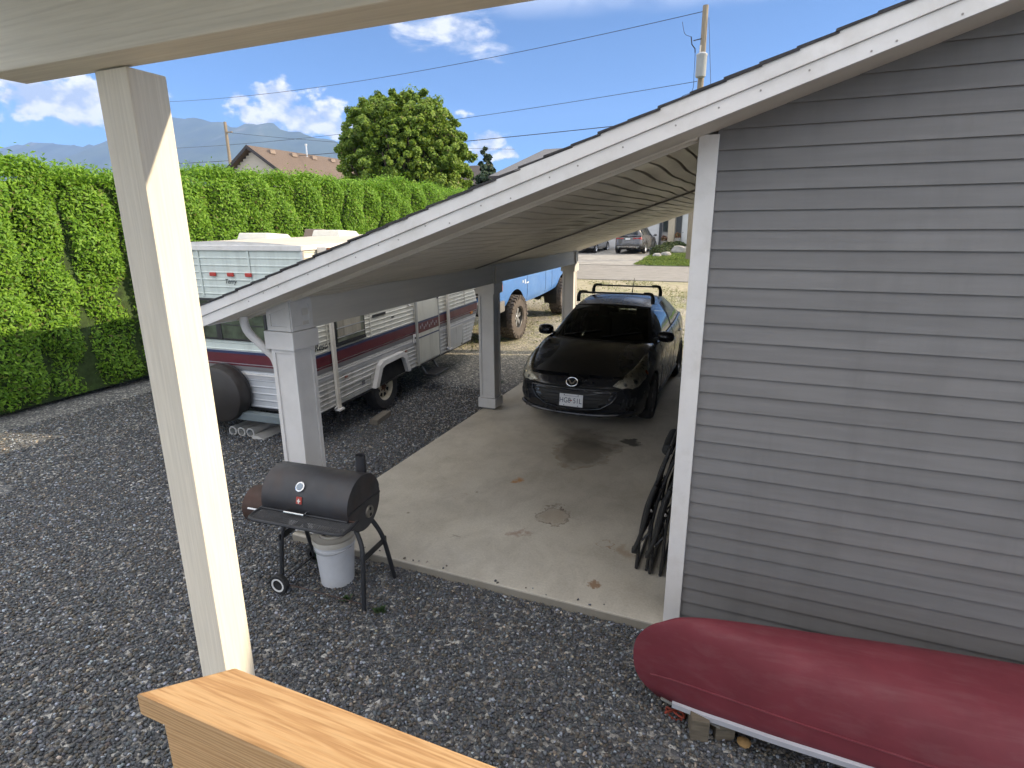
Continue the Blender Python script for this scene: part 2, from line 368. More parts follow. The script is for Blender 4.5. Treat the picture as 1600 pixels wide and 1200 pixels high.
# loose stones on the ground near the house
def cam_px(P):
    c = P - np.array([0, 0, 2.5]); x = c @ np.array(cR); y = c @ np.array(cU); z = c @ np.array(cF)
    z = np.maximum(z, 1e-3); return 800 + 889 * x / z, 600 - 889 * y / z
def ico():
    bm = bmesh.new(); bmesh.ops.create_icosphere(bm, subdivisions=1, radius=1)
    v = np.array([q.co for q in bm.verts]); f = np.array([[q.index for q in ff.verts] for ff in bm.faces]); bm.free(); return v, f
def stone_field(name, regions, mat):
    iv, jf = ico(); VV = []; FF = []; CC = []; off = 0
    for (x0, x1, y0, y1, dens, s0, s1) in regions:
        n = int((x1 - x0) * (y1 - y0) * dens)
        P = np.stack([RNG.uniform(x0, x1, n), RNG.uniform(y0, y1, n), np.full(n, -.07)], 1)
        px, py = cam_px(P); P = P[(px > -260) & (px < 1860) & (py < 1500) & (py > 0)]
        inside = (P[:, 0] > -3.40) & (P[:, 0] < -.3) & (P[:, 1] > 3.30); spill = inside & ((P[:, 1] < 3.40) | (P[:, 0] < -3.35)) & (RNG.uniform(0, 1, len(P)) < .025); P[spill, 2] = .0; P = P[~inside | spill]; P = P[~((P[:, 0] > -.32) & (P[:, 1] > 3.35))]
        n = len(P); s = s0 + (s1 - s0) * RNG.beta(2, 3.5, n)
        sc = s[:, None] * np.stack([RNG.uniform(.75, 1.25, n), RNG.uniform(.6, 1., n), RNG.uniform(.38, .75, n)], 1)
        a = RNG.uniform(0, 2 * np.pi, n); ti = RNG.normal(0, .35, n); tj = RNG.normal(0, .35, n)
        ca, sa = np.cos(a), np.sin(a); ct, st = np.cos(ti), np.sin(ti); cu, su = np.cos(tj), np.sin(tj)
        z0 = np.zeros(n); o1 = np.ones(n)
        Rz = np.stack([np.stack([ca, -sa, z0], 1), np.stack([sa, ca, z0], 1), np.stack([z0, z0, o1], 1)], 1)
        Rx = np.stack([np.stack([o1, z0, z0], 1), np.stack([z0, ct, -st], 1), np.stack([z0, st, ct], 1)], 1)
        Ry = np.stack([np.stack([cu, z0, su], 1), np.stack([z0, o1, z0], 1), np.stack([-su, z0, cu], 1)], 1)
        Rm = Rx @ Ry @ Rz
        jit = 1 + RNG.normal(0, .13, (n, len(iv), 1))
        L = (iv[None] * jit) * sc[:, None, :]
        W = np.einsum('nij,nkj->nki', Rm, L) + P[:, None, :]
        W[:, :, 2] += (sc[:, 2] * RNG.uniform(-.1, .75, n))[:, None] + RNG.uniform(0, .008, n)[:, None]
        VV.append(W.reshape(-1, 3)); FF.append((jf[None] + (np.arange(n) * len(iv))[:, None, None]).reshape(-1, 3) + off); off += n * len(iv)
        k = RNG.uniform(0, 1, n); lum = np.where(k < .70, RNG.uniform(.058, .115, n), np.where(k < .93, RNG.uniform(.11, .21, n), RNG.uniform(.28, .5, n)))
        tint = np.where((RNG.uniform(0, 1, n) < .22)[:, None], np.array([[1.18, 1.0, .80]]), np.array([[.90, 1.0, 1.13]]))
        tint = tint + RNG.normal(0, .03, (n, 3)); c = np.concatenate([lum[:, None] * tint, np.ones((n, 1))], 1)
        CC.append(np.repeat(c, len(iv), 0))
    V = np.concatenate(VV); F = np.concatenate(FF); Cc = np.concatenate(CC)
    me = bpy.data.meshes.new(name); me.vertices.add(len(V)); me.vertices.foreach_set('co', V.ravel().astype(np.float32))
    me.loops.add(len(F) * 3); me.loops.foreach_set('vertex_index', F.ravel().astype(np.int32))
    me.polygons.add(len(F)); me.polygons.foreach_set('loop_start', np.arange(0, len(F) * 3, 3, dtype=np.int32)); me.polygons.foreach_set('loop_total', np.full(len(F), 3, np.int32))
    me.polygons.foreach_set('use_smooth', np.ones(len(F), bool))
    at = me.color_attributes.new('stone', 'FLOAT_COLOR', 'POINT'); at.data.foreach_set('color', Cc.ravel().astype(np.float32))
    me.update(calc_edges=True); me.materials.append(mat)
    o = bpy.data.objects.new(name, me); COL.objects.link(o); return o
m, t, b, oc = custom('stone_mat')
at = t.new('ShaderNodeAttribute'); at.attribute_name = 'stone'
t.put(b.inputs['Base Color'], t.mix(t.ramp(t.noise(oc, 90, 4, .7), [(.35, .35), (.65, 0)]), at.outputs[0], (.09, .085, .08))); b.inputs['Roughness'].default_value = .8
g = stone_field('gravel', [(-5.5, -1.2, .7, 1.5, 3000, .0065, .019), (-9.0, -6.8, 3.0, 6.5, 1300, .008, .021), (-6.8, 2.6, 1.5, 3.36, 3600, .006, .0175), (-6.8, -3.40, 3.36, 6.2, 2100, .008, .020), (-6.0, -3.40, 6.2, 10.5, 1100, .010, .022)], m)
tag(g, 'dark grey and pale loose gravel around the concrete slab', 'gravel', kind='stuff')

# road, driveway and lawn beyond
def sheet(name, poly, dz, mat):
    ys_ = sorted(set([p[1] for p in poly])); 
    bm = bmesh.new(); f = bm.faces.new([bm.verts.new((x, y, gz(y) + dz)) for x, y in poly]); 
    me = bpy.data.meshes.new(name); bm.to_mesh(me); bm.free(); me.materials.append(mat); o = bpy.data.objects.new(name, me); COL.objects.link(o)
    return tag(o, kind='structure')
asph = M('asphalt', (.24, .225, .205), .9, var=.15, scale=2, bump=.4, bscale=90, dirt=(.24, .225, .2), dscale=.5)
sheet('road', [(-90, 23.1), (90, 23.1), (90, 29.0), (-90, 29.0)], .012, asph)
dark = M('asphalt_edge', (.07, .068, .065), .9, var=.2, scale=6)
sheet('road_edge', [(-90, 28.95), (90, 28.95), (90, 29.12), (-90, 29.12)], .02, dark)
sheet('road_edge', [(-90, 23.0), (90, 23.0), (90, 23.14), (-90, 23.14)], .02, dark)
sheet('driveway', [(-16, 29.1), (-5.0, 29.1), (-5.6, 31.2), (-5.9, 34), (-5.9, 40.9), (-16, 40.9)], .016, M('driveway_concrete', (.30, .285, .26), .85, var=.2, scale=1.2, bump=.2, bscale=60, dirt=(.2, .19, .17)))
grass = M('lawn_grass', (.10, .16, .035), .95, var=.5, scale=3, bump=1, bscale=120, dirt=(.26, .27, .06), dscale=.8)
sheet('lawn', [(-4.9, 29.12), (60, 29.12), (60, 40.9), (-5.85, 40.9), (-5.85, 34), (-5.55, 31.2)], .03, grass)
sheet('verge', [(-40, 19.3), (40, 19.3), (40, 22.99), (-40, 22.99)], .008, M('dry_verge', (.33, .29, .20), .95, var=.3, scale=5, bump=.8, bscale=80, dirt=(.15, .19, .06), dscale=1.1))

# ================================================================ house with carport
HX, HY = -.30, 3.36            # front corner of the house beside the carport
HEND = 11.5
def cz(x): return 2.643 + .3333 * (x + 1.247)      # underside of the roof
house = thing('house', 'grey sided house with white trim and an open carport roof', 'house', (HX, HY, 0), world=True)
white = M('white_trim', (.70, .68, .655), .5, var=.05, scale=3, bump=.05, bscale=40, dirt=(.50, .47, .42), dscale=5, damt=.45)
cream = M('cream_trim', (.68, .63, .55), .55, var=.06, scale=3, dirt=(.43, .39, .33), dscale=2.5, damt=.4)
siding = M('grey_siding', (.172, .167, .163), .62, var=.10, rnd=.28, scale=2.2, bump=.10, bscale=70, aniso=(.6, 8, 8), dirt=(.135, .13, .126), dscale=1.6, damt=.55, daniso=(2.5, 1, .5))
core = M('house_core', (.20, .19, .18), .8)
RX = 5.6                       # ridge
def house_wall():
    b = MB(); zr = cz(RX) - .05
    b.prism([(HX + .01, -.1), (11.5, -.1), (11.5, cz(-.3) - .05), (RX, zr), (HX + .01, cz(HX) - .06)], 1, HY + .02, HEND)
    b.build('wall', core, house)
house_wall()
EXP = .1003; TR = HX + .075
for i in range(34):
    z0 = -.02 + i * EXP; z1 = z0 + EXP + .012
    def xl(z): return max(TR - .012, -1.247 + (z - 2.643 - .02) / .3333)
    xr = 3.3
    a, c = xl(z0), xl(z1)
    a, c = min(a, 3.2), min(c, 3.2)
    yb, yt = HY - .013, HY + .002
    cut = [.78, 1.9, .98, 1.25, 2.4, 2.1, 1.55, 1.1][(i * 5) % 8] if False else None
    if cut is not None and cut > max(a, c) + .15: runs = [(a, c, cut - .0012), (cut + .0012, cut + .0012, xr)]
    else: runs = [(a, c, xr)]
    for (a, c, e) in runs:
        MB().hexa([(a, yb, z0), (e, yb, z0), (e, HY + .02, z0), (a, HY + .02, z0), (c, yt, z1), (e, yt, z1), (e, HY + .02, z1), (c, HY + .02, z1)]).build('siding_board', siding, house)
# siding on the carport side and the far part of the front
for i in range(29):
    z0 = i * EXP + .0
    MB().hexa([(HX - .013, HY + .09, z0), (HX + .01, HY + .09, z0), (HX + .01, HEND, z0), (HX - .013, HEND, z0), (HX + .001, HY + .09, z0 + EXP + .01), (HX + .01, HY + .09, z0 + EXP + .01), (HX + .01, HEND, z0 + EXP + .01), (HX + .001, HEND, z0 + EXP + .01)]).build('siding_board', siding, house)
zt = 2.966
tr = MB(); tr.box(HX - .026, TR, HY - .026, HY + .004, -.02, zt); tr.box(HX - .028, HX - .004, HY - .004, HY + .10, -.02, zt)
tr.build('corner_trim', white, house, bev=.003)

# roof: deck, shingles, rake boards, soffit
EX = -3.76; YR0 = 3.0; YR1 = HEND - .1
roofm = M('roof_deck', (.25, .22, .18), .8)
rf = MB().prism([(EX + .03, cz(EX + .03) + .03), (RX, cz(RX) + .03), (RX, cz(RX) + .135), (EX + .03, cz(EX + .03) + .135)], 1, YR0 + .03, YR1 - .03).build('roof', roofm, house)
MB().prism([(RX + .002, cz(RX) + .03), (12.1, cz(-.9)), (12.1, cz(-.9) + .105), (RX + .002, cz(RX) + .135)], 1, YR0 + .03, YR1 - .03).build('roof_slope', M('shingle', (.045, .043, .045), .9, var=.3, scale=30, bump=.5, bscale=150), rf)
shm = M('shingle', (.045, .043, .045), .9, var=.3, scale=30, bump=.5, bscale=150)
n = int((RX - EX) / .143)
for i in range(n + 1):
    x0 = EX - .02 + i * .143; x1 = x0 + .30
    if x0 > RX - .05: break
    x1 = min(x1, RX)
    jag = random.uniform(-.006, .012)
    zb0 = cz(x0) + .150; zb1 = cz(x1) + .140
    MB().hexa([(x0, YR0 - .018 + jag, zb0), (x1, YR0 - .018 + jag, zb1), (x1, YR1, zb1), (x0, YR1, zb0), (x0, YR0 - .018 + jag, zb0 + .012), (x1, YR0 - .018 + jag, zb1 + .006), (x1, YR1, zb1 + .006), (x0, YR1, zb0 + .012)]).build('shingle_course', shm, rf)
def rake(y0, y1, z0, z1, name, mat, x0=EX, x1=RX):
    return MB().prism([(x0, cz(x0) + z0), (x1, cz(x1) + z0), (x1, cz(x1) + z1), (x0, cz(x0) + z1)], 1, y0, y1).build(name, mat, house, bev=.003)
rake(YR0 - .012, YR0 + .028, .074, .149, 'rake_board', white)
rake(YR0, YR0 + .028, 0, .0735, 'rake_board', white)
rake(YR1 - .028, YR1, 0, .149, 'rake_board', white)
nail = M('nail_spot', (.28, .26, .24), .7)
nb = None
for k in range(26):
    x = -3.3 + k * .19 + random.uniform(-.06, .06); z = cz(x) + random.choice((.02, .045, .06)) 
    o = MB().lathe([(0, -.0), (.0045, 0), (.0045, .0015), (0, .002)], 7, 1, (x, YR0 - .0025, z)).build('nail', nail, house)
MB().box(EX - .0, EX + .03, YR0 + .03, YR1 - .03, cz(EX) + .005, cz(EX) + .15).build('eave_board', white, house)
gut = MB()
gp = [(EX - .005, cz(EX) + .13), (EX - .005, cz(EX) + .02), (EX - .07, cz(EX) + .02), (EX - .11, cz(EX) + .07), (EX - .115, cz(EX) + .13), (EX - .108, cz(EX) + .13), (EX - .104, cz(EX) + .072), (EX - .068, cz(EX) + .028), (EX - .012, cz(EX) + .028), (EX - .012, cz(EX) + .13)]
gut.prism(gp, 1, YR0 + .06, YR1 - .02).build('gutter', white, house)
# plain soffit under the front overhang, then the ridged ceiling strips
def plate(x0, x1, y0, y1, dz0, dz1, name, mat, parent=house):
    return MB().prism([(x0, cz(x0) + dz0), (x1, cz(x1) + dz0), (x1, cz(x1) + dz1), (x0, cz(x0) + dz1)], 1, y0, y1).build(name, mat, parent)
plate(EX + .03, RX, YR0 + .03, HY - .002, .006, .02, 'overhang_soffit', cream)
plate(EX + .03, HX - .03, HY - .001, HY + .022, -.014, .02, 'ceiling_trim', cream)
plate(EX + .03, HX - .03, HY - .06, HY - .045, -.004, .006, 'ceiling_trim', cream)
ceilm = M('ceiling_strip_mat', (.66, .61, .52), .42, var=.10, scale=2.5, aniso=(2, .5, 1), dirt=(.42, .38, .31), dscale=1.3, damt=.55)
secs = [(HY + .024, 6.55), (6.56, YR1 - .03)]
SW = .0985; ns = int((HX + 3.37) / SW)
for si, (y0, y1) in enumerate(secs):
    ph = random.uniform(0, 6)
    for k in range(ns):
        xa = HX - .012 - (k + 1) * SW; xb = xa + SW
        amp = .009 + .006 * math.sin(k * .7 + si); 
        def S(u, v, xa=xa, xb=xb, amp=amp, k=k):
            prof = [(0, .022), (.05, .018), (.09, 0), (.92, 0), (.955, .018), (.96, .024)]
            i = min(int(round(v * 5)), 5); fx, dz = prof[i]
            y = y0 + (y1 - y0) * u
            sag = -amp * (math.sin(u * math.pi * 3 + ph + k * .12) * .55 + math.sin(u * math.pi * 6.5 + k * .35) * .3) * min(1, u * 8, (1 - u) * 8)
            x = xa + (xb - xa) * fx
            return (x, y, cz(x) + .004 + dz + sag)
        MB().grid(S, 22, 5).build('ceiling_strip', ceilm, house)
plate(-3.37, HX, secs[0][1] - .012, secs[1][0] + .012, -.016, .0, 'ceiling_seam', M('seam_dark', (.24, .215, .18), .6))
plate(EX + .03, HX - .02, HY + .03, YR1 - .03, .034, .04, 'ceiling_backing', M('backing_dark', (.06, .055, .05), .8))
plate(EX + .03, -3.46, HY + .026, YR1 - .03, .006, .02, 'eave_soffit', cream)

# beam along the open side
BX0, BX1, BZ = -3.46, -3.225, 1.745
beamm = M('beam_trim', (.58, .545, .49), .6, var=.08, scale=2, bump=.08, bscale=50, aniso=(8, .6, 8))
MB().prism([(BX0, BZ + .002), (BX1 - .012, BZ + .002), (BX1 - .012, cz(BX1) + .01), (BX0, cz(BX0) + .01)], 1, HY + .02, HEND - .40).build('beam', beamm, house)
MB().hexa([(BX1 - .011, HY + .1, BZ), (BX1 + .012, HY + .1, BZ), (BX1 + .012, HEND - .40, BZ), (BX1 - .011, HEND - .40, BZ), (BX1 - .011, HY + .1, BZ + .11), (BX1, HY + .1, BZ + .11), (BX1, HEND - .40, BZ + .11), (BX1 - .011, HEND - .40, BZ + .11)]).build('beam_board', beamm, house)
MB().hexa([(BX1 - .011, HY + .1, BZ + .111), (BX1 + .010, HY + .1, BZ + .111), (BX1 + .010, HEND - .40, BZ + .111), (BX1 - .011, HEND - .40, BZ + .111), (BX1 - .011, HY + .1, cz(BX1)), (BX1 - .002, HY + .1, cz(BX1)), (BX1 - .002, HEND - .40, cz(BX1)), (BX1 - .011, HEND - .40, cz(BX1))]).build('beam_board', beamm, house)

def framed_face(mb, axis, at, sgn, u0, u1, z0, z1, fr, dep, ztop=None):
    """four frame strips standing proud of a face (axis 0: x = at, axis 1: y = at)"""
    def bx(a0, a1, c0, c1):
        lo, hi = (at, at + sgn * dep) if sgn > 0 else (at + sgn * dep, at)
        if axis == 0: mb.box(lo, hi, a0, a1, c0, c1)
        else: mb.box(a0, a1, lo, hi, c0, c1)
    bx(u0, u0 + fr, z0, z1); bx(u1 - fr, u1, z0, z1); bx(u0 + fr, u1 - fr, z0, z0 + fr); bx(u0 + fr, u1 - fr, z1 - fr, z1)
def carport_post(cx, cy, hw, mat, top=True, sill=False):
    p = MB().box(cx - hw + .012, cx + hw - .012, cy - hw + .012, cy + hw - .012, 0.02, 1.63).build('post', mat, house)
    fr = MB()
    for s in (-1, 1):
        framed_face(fr, 1, cy + s * (hw - .012), s, cx - hw, cx + hw, .17, 1.60, .034, .012)
        framed_face(fr, 0, cx + s * (hw - .012), s, cy - hw + .012, cy + hw - .012, .17, 1.60, .026, .012)
    fr.build('frame', mat, p, bev=.002)
    MB().box(cx - hw - .02, cx + hw + .02, cy - hw - .02, cy + hw + .02, .028, .166).build('plinth', mat, p, bev=.004)
    MB().box(cx - hw + .02, cx + hw - .02, cy - hw + .02, cy + hw - .02, 0, .03).build('base_plate', M('base_metal', (.25, .25, .25), .5, metal=.7), p)
    MB().box(cx - hw - .028, cx + hw + .028, cy - hw - .028, cy + hw + .028, 1.601, BZ - .002).build('capital', mat, p, bev=.004)
    if top:
        h2 = hw - .0
        x0, x1, y0, y1 = cx - h2, cx + h2, cy - h2, cy + h2
        q = MB().hexa([(x0, y0, BZ - .001), (x1, y0, BZ - .001), (x1, y1, BZ - .001), (x0, y1, BZ - .001), (x0, y0, cz(x0) + .004), (x1, y0, cz(x1) + .004), (x1, y1, cz(x1) + .004), (x0, y1, cz(x0) + .004)]).build('beam_box', mat, p)
        f2 = MB(); d = .010; f = .034; zt0, zt1 = cz(x0) - .012, cz(x1) - .012; zb = BZ + .002
        f2.box(x0, x0 + f, y0 - d, y0, zb, zt0); f2.box(x1 - f, x1, y0 - d, y0, zb, zt1); f2.box(x0 + f, x1 - f, y0 - d, y0, zb, zb + f)
        f2.hexa([(x0 + f, y0 - d, zt0 - f + .011), (x1 - f, y0 - d, zt1 - f - .011), (x1 - f, y0, zt1 - f - .011), (x0 + f, y0, zt0 - f + .011), (x0 + f, y0 - d, zt0 + .011), (x1 - f, y0 - d, zt1 - .011), (x1 - f, y0, zt1 - .011), (x0 + f, y0, zt0 + .011)])
        framed_face(f2, 0, x1, 1, y0, y1, zb, zt1, f, d)
        f2.build('frame', mat, q)
    return p
pmat = M('post_paint', (.65, .63, .605), .55, var=.05, scale=3, bump=.04, bscale=50, dirt=(.46, .44, .41), dscale=2.2, damt=.4)
carport_post(-3.335, 3.45, .115, pmat)
carport_post(-3.335, 7.18, .115, pmat)
carport_post(-3.335, 10.98, .115, pmat)
for yy in (7.18, 10.98):
    MB().box(-3.212, -3.19, yy - .075, yy + .075, BZ - .0, cz(-3.2) - .02).build('beam_bracket', beamm, house, bev=.003)
# downspout elbow at the first post
dsp = spline([(-3.66, 3.30, cz(-3.66) + .01), (-3.66, 3.30, 1.79), (-3.63, 3.31, 1.71), (-3.53, 3.36, 1.58), (-3.485, 3.40, 1.48), (-3.485, 3.44, 1.2), (-3.485, 3.44, .6), (-3.485, 3.44, -.05)], 6)
MB().tube(dsp, .033, 12).build('downspout', white, house, smooth=True)

# ================================================================ porch the picture is taken from
porch = thing('porch', 'covered porch with cream beam and post and a cedar rail', 'porch', (-.4, .5, 0), world=True)
beige = wood_mat('cream_stained_wood', (.68, .65, .54), (.70, .67, .56), (.72, .69, .58), 0, 1.3, .7)
beige_v = wood_mat('cream_painted_wood', (.74, .69, .58), (.76, .71, .60), (.78, .73, .62), 2, 1.6, .7)
cedar = wood_mat('cedar_wood', (.44, .235, .095), (.58, .345, .16), (.65, .42, .215), 0, 4.5, .62, True)
deckm = wood_mat('weathered_deck', (.25, .215, .175), (.31, .27, .22), (.36, .32, .265), 0, 2.0, .8)
Y0, Y1 = .905, 1.002; ZB = 2.861
MB().box(-1.75, .35, Y0, Y1, ZB, ZB + .235).build('header_beam', beige, porch, bev=.004)
MB().box(-1.455, -1.345, .98, 1.078, -.07, ZB - .003).build('post', beige_v, porch, bev=.004)
rl = MB().prism([(-.647, .487), (1.7, .487), (1.7, .398), (-.735, .398)], 2, 1.842, 1.88).build('handrail', cedar, porch, bev=.004)
MB().box(-.70, 1.7, .405, .443, 1.735, 1.838).build('rail_board', cedar, porch, bev=.003)
MB().box(-.70, 1.7, .405, .443, .98, 1.07).build('rail_board', cedar, porch, bev=.003)
for k in range(18):
    x = -.66 + k * .125
    MB().box(x, x + .038, .444, .48, .98, 1.838).build('baluster', cedar, porch, bev=.002)
for k in range(12):
    MB().box(-1.75, 2.6, -1.0 + k * .142, -1.0 + k * .142 + .136, .91, .945).build('deck_board', deckm, porch, bev=.003)
for x in (-1.5, .3, 2.2):
    MB().box(x, x + .1, .40, .50, -.07, .905).build('support_post', beige_v, porch)
MB().box(-1.7, 2.5, .46, .50, .74, .905).build('rim_joist', cedar, porch)
MB().box(-1.9, .5, -2.4, 1.25, ZB + .237, ZB + .30).build('porch_roof', cream, porch)

# the roof rises slightly towards the far end
def lift(o):
    if o.type == 'MESH' and not o.name.startswith(('wall', 'siding', 'corner', 'downspout', 'plinth', 'base_plate')):
        for v in o.data.vertices:
            if v.co.z > 1.55: v.co.z += .0125 * max(0, v.co.y)
    for c in o.children: lift(c)
lift(house)
# ================================================================ travel trailer
TY = R_(3.6)
trl = thing('travel_trailer', 'old cream travel trailer with maroon stripe and spare tyre parked beside the carport', 'trailer', (-4.651, 5.123, -.07), (R_(.8), 0, TY))
TL, TW, TB, TT = 4.62, 2.25, .43, 2.40       # length, width, body bottom, roof height (local, from the ground)
alu_c = M('trailer_cream', (.66, .64, .55), .45, var=.05, scale=2, dirt=(.42, .39, .32), dscale=1.6, damt=.55, daniso=(5, 5, .7))
alu_w = M('trailer_lower', (.55, .54, .51), .45, var=.07, scale=2, dirt=(.29, .27, .24), dscale=1.8, damt=.6, daniso=(5, 5, .7))
alu_r = M('trailer_rear', (.60, .66, .62), .45, var=.05, scale=2, dirt=(.40, .43, .40), dscale=1.6, damt=.55, daniso=(5, 5, .7))
dk = M('window_black', (.02, .02, .022), .4)
mar = M('stripe_maroon', (.105, .012, .022), .4, var=.1, scale=3)
navy = M('stripe_navy', (.02, .035, .10), .4, var=.1, scale=3)
grey_s = M('stripe_grey', (.17, .165, .17), .4, var=.1, scale=3)
gz_ = M('trailer_glass', (.16, .17, .13), .12, var=.5, scale=3)
alum = M('aluminium', (.62, .62, .62), .35, metal=.7, var=.08, scale=5)
def ribs(z0, z1, pitch=.062, dep=.007):
    """profile of ribbed aluminium sheet: (offset, z)"""
    out = []; z = z0
    while z < z1 - 1e-4:
        e = min(z + pitch, z1)
        out += [(0, z), (dep, z + .010), (dep, z + .018), (0, z + .026)] if e - z > .03 else [(0, z)]
        z = e
    out.append((0, z1)); return out
# nose profile: the front leans back towards roof and floor
def nose(z): return TL + .42 - abs(z - 1.05) * .42 if z > 1.05 else TL + .42 - (1.05 - z) * .62
def side_sheet(z0, z1, name, mat, x=0, sg=1):
    pr = ribs(z0, z1); V = []; F = []
    for (d, z) in pr: V += [(x + sg * d, 0, z), (x + sg * d, nose(z), z)]
    for i in range(len(pr) - 1): F.append((2 * i, 2 * i + 1, 2 * i + 3, 2 * i + 2))
    return mesh_obj(name, V, F, mat, trl)
def rear_sheet(z0, z1, name, mat):
    pr = ribs(z0, z1, .085, .007); V = []; F = []
    for (d, z) in pr: V += [(0, -d, z), (-TW, -d, z)]
    for i in range(len(pr) - 1): F.append((2 * i, 2 * i + 1, 2 * i + 3, 2 * i + 2))
    return mesh_obj(name, V, F, mat, trl)
ZM = 1.14
side_sheet(ZM, TT - .02, 'side_panel', alu_c); side_sheet(TB, ZM, 'side_panel', alu_w)
side_sheet(ZM, TT - .02, 'side_panel', alu_c, -TW, -1); side_sheet(TB, ZM, 'side_panel', alu_w, -TW, -1)
rear_sheet(ZM, TT - .02, 'rear_panel', alu_r); rear_sheet(TB, ZM, 'rear_panel', M('trailer_rear_low', (.50, .52, .54), .4, var=.06, scale=2, dirt=(.35, .35, .36)))
zz = [TB, .7, 1.05, 1.5, 2.0, TT - .02]
V = []; F = []
for z in zz: V += [(0, nose(z), z), (-TW, nose(z), z)]
for i in range(len(zz) - 1): F.append((2 * i, 2 * i + 1, 2 * i + 3, 2 * i + 2))
mesh_obj('front_panel', V, F, alu_c, trl)
MB().box(-TW, 0, 0, TL, TB - .03, TB).build('floor', dk, trl)
# roof with a soft crown
rm = M('trailer_roof', (.50, .45, .37), .55, var=.06, scale=1.5, bump=.1, bscale=8, dirt=(.36, .31, .25), dscale=1.2, damt=.45)
def RS(u, v):
    x = .03 - (TW + .06) * v; y = -.02 + (nose(TT) + .03) * u
    return (x, y, TT + .05 * math.sin(math.pi * v) - .0)
rfp = MB().grid(RS, 8, 12).build('roof', rm, trl, smooth=True)
for yy in (-.018, nose(TT) + .008): mesh_obj('roof_end', [(*RS(0, k / 12)[:1], yy, RS(0, k / 12)[2]) for k in range(13)] + [(-TW - .02, yy, TT - .05), (.02, yy, TT - .05)], [tuple(range(15))], white, trl)
MB().box(-TW - .02, .02, -.028, -.004, TT - .055, TT + .004).build('roof_edge', white, trl, bev=.006)
MB().box(.008, .026, -.02, nose(TT), TT - .05, TT + .006).build('roof_edge', white, trl, bev=.005)
MB().box(-TW - .026, -TW - .008, -.02, nose(TT), TT - .05, TT + .006).build('roof_edge', white, trl, bev=.005)
MB().box(-.012, .014, -.016, .012, TB, TT - .06).build('corner_strip', alum, trl)
MB().box(-TW - .014, -TW + .012, -.016, .012, TB, TT - .06).build('corner_strip', alum, trl)
# roof vents
def vent(x, y, w, l, h, mat, slope=.25):
    z = TT + .05 * math.sin(math.pi * min(1, max(0, -x / TW)))
    b = MB(); s = slope
    b.hexa([(x - w, y - l, z - .02), (x + w, y - l, z - .02), (x + w, y + l, z - .02), (x - w, y + l, z - .02), (x - w + .03, y - l + .03, z + h), (x + w - .03, y - l + .03, z + h), (x + w - .05, y + l - .05, z + h * (1 - s)), (x - w + .05, y + l - .05, z + h * (1 - s))])
    p = b.build('roof_vent', mat, trl, bev=.015)
    MB().box(x - w - .04, x + w + .04, y - l - .04, y + l + .04, z - .03, z - .004).build('vent_flange', alum, p)
    return p
vwhite = M('vent_white', (.72, .70, .63), .5, var=.06, scale=5, dirt=(.5, .44, .33))
vent(-1.68, 1.35, .27, .26, .085, vwhite, .35)
vent(-1.28, 2.45, .26, .28, .09, vwhite, .3)
vent(-1.78, 2.75, .20, .22, .12, M('vent_brown', (.20, .15, .12), .6), .4)
# rolled awning on the right roof edge with its end bracket
aw = MB().tube([(.10, .28, TT - .09), (.10, TL - .25, TT - .09)], .055, 14).build('awning_roll', M('awning_cloth', (.62, .61, .62), .6, var=.1, aniso=(1, 6, 1)), trl, smooth=True)
MB().box(.02, .15, .235, .275, TT - .20, TT - .02).build('awning_end', white, aw, bev=.012)
for k in range(3): MB().lathe([(0, 0), (.022, 0), (.022, .03), (0, .03)], 10, 0, (.152, .255, TT - .05 - k * .05)).build('bracket_bolt', M('rust', (.16, .07, .035), .8, var=.3, scale=30), aw)
# stripes on the side: blue line, maroon band, pale line, thin maroon, grey fade, white
def stripe(z0, z1, mat, off=.0105, rear=True):
    V = [(off, 0, z0), (off, nose(z0) - .01, z0), (off, nose(z1) - .01, z1), (off, 0, z1), (0, 0, z0), (0, nose(z0) - .01, z0), (0, nose(z1) - .01, z1), (0, 0, z1)]
    mesh_obj('stripe', V, [(0, 1, 2, 3), (4, 7, 6, 5), (0, 3, 7, 4), (1, 5, 6, 2), (0, 4, 5, 1), (3, 2, 6, 7)], mat, trl)
    if rear: MB().box(-TW, 0, -off - .001, -.001, z0, z1).build('stripe', mat, trl)
stripe(1.105, 1.135, navy); stripe(.985, 1.104, mar); stripe(.955, .972, mar, .009); stripe(.90, .954, grey_s, .0085); stripe(.845, .862, white, .0115)
stripe(.80, .835, M('stripe_pale', (.42, .42, .43), .4), .008)
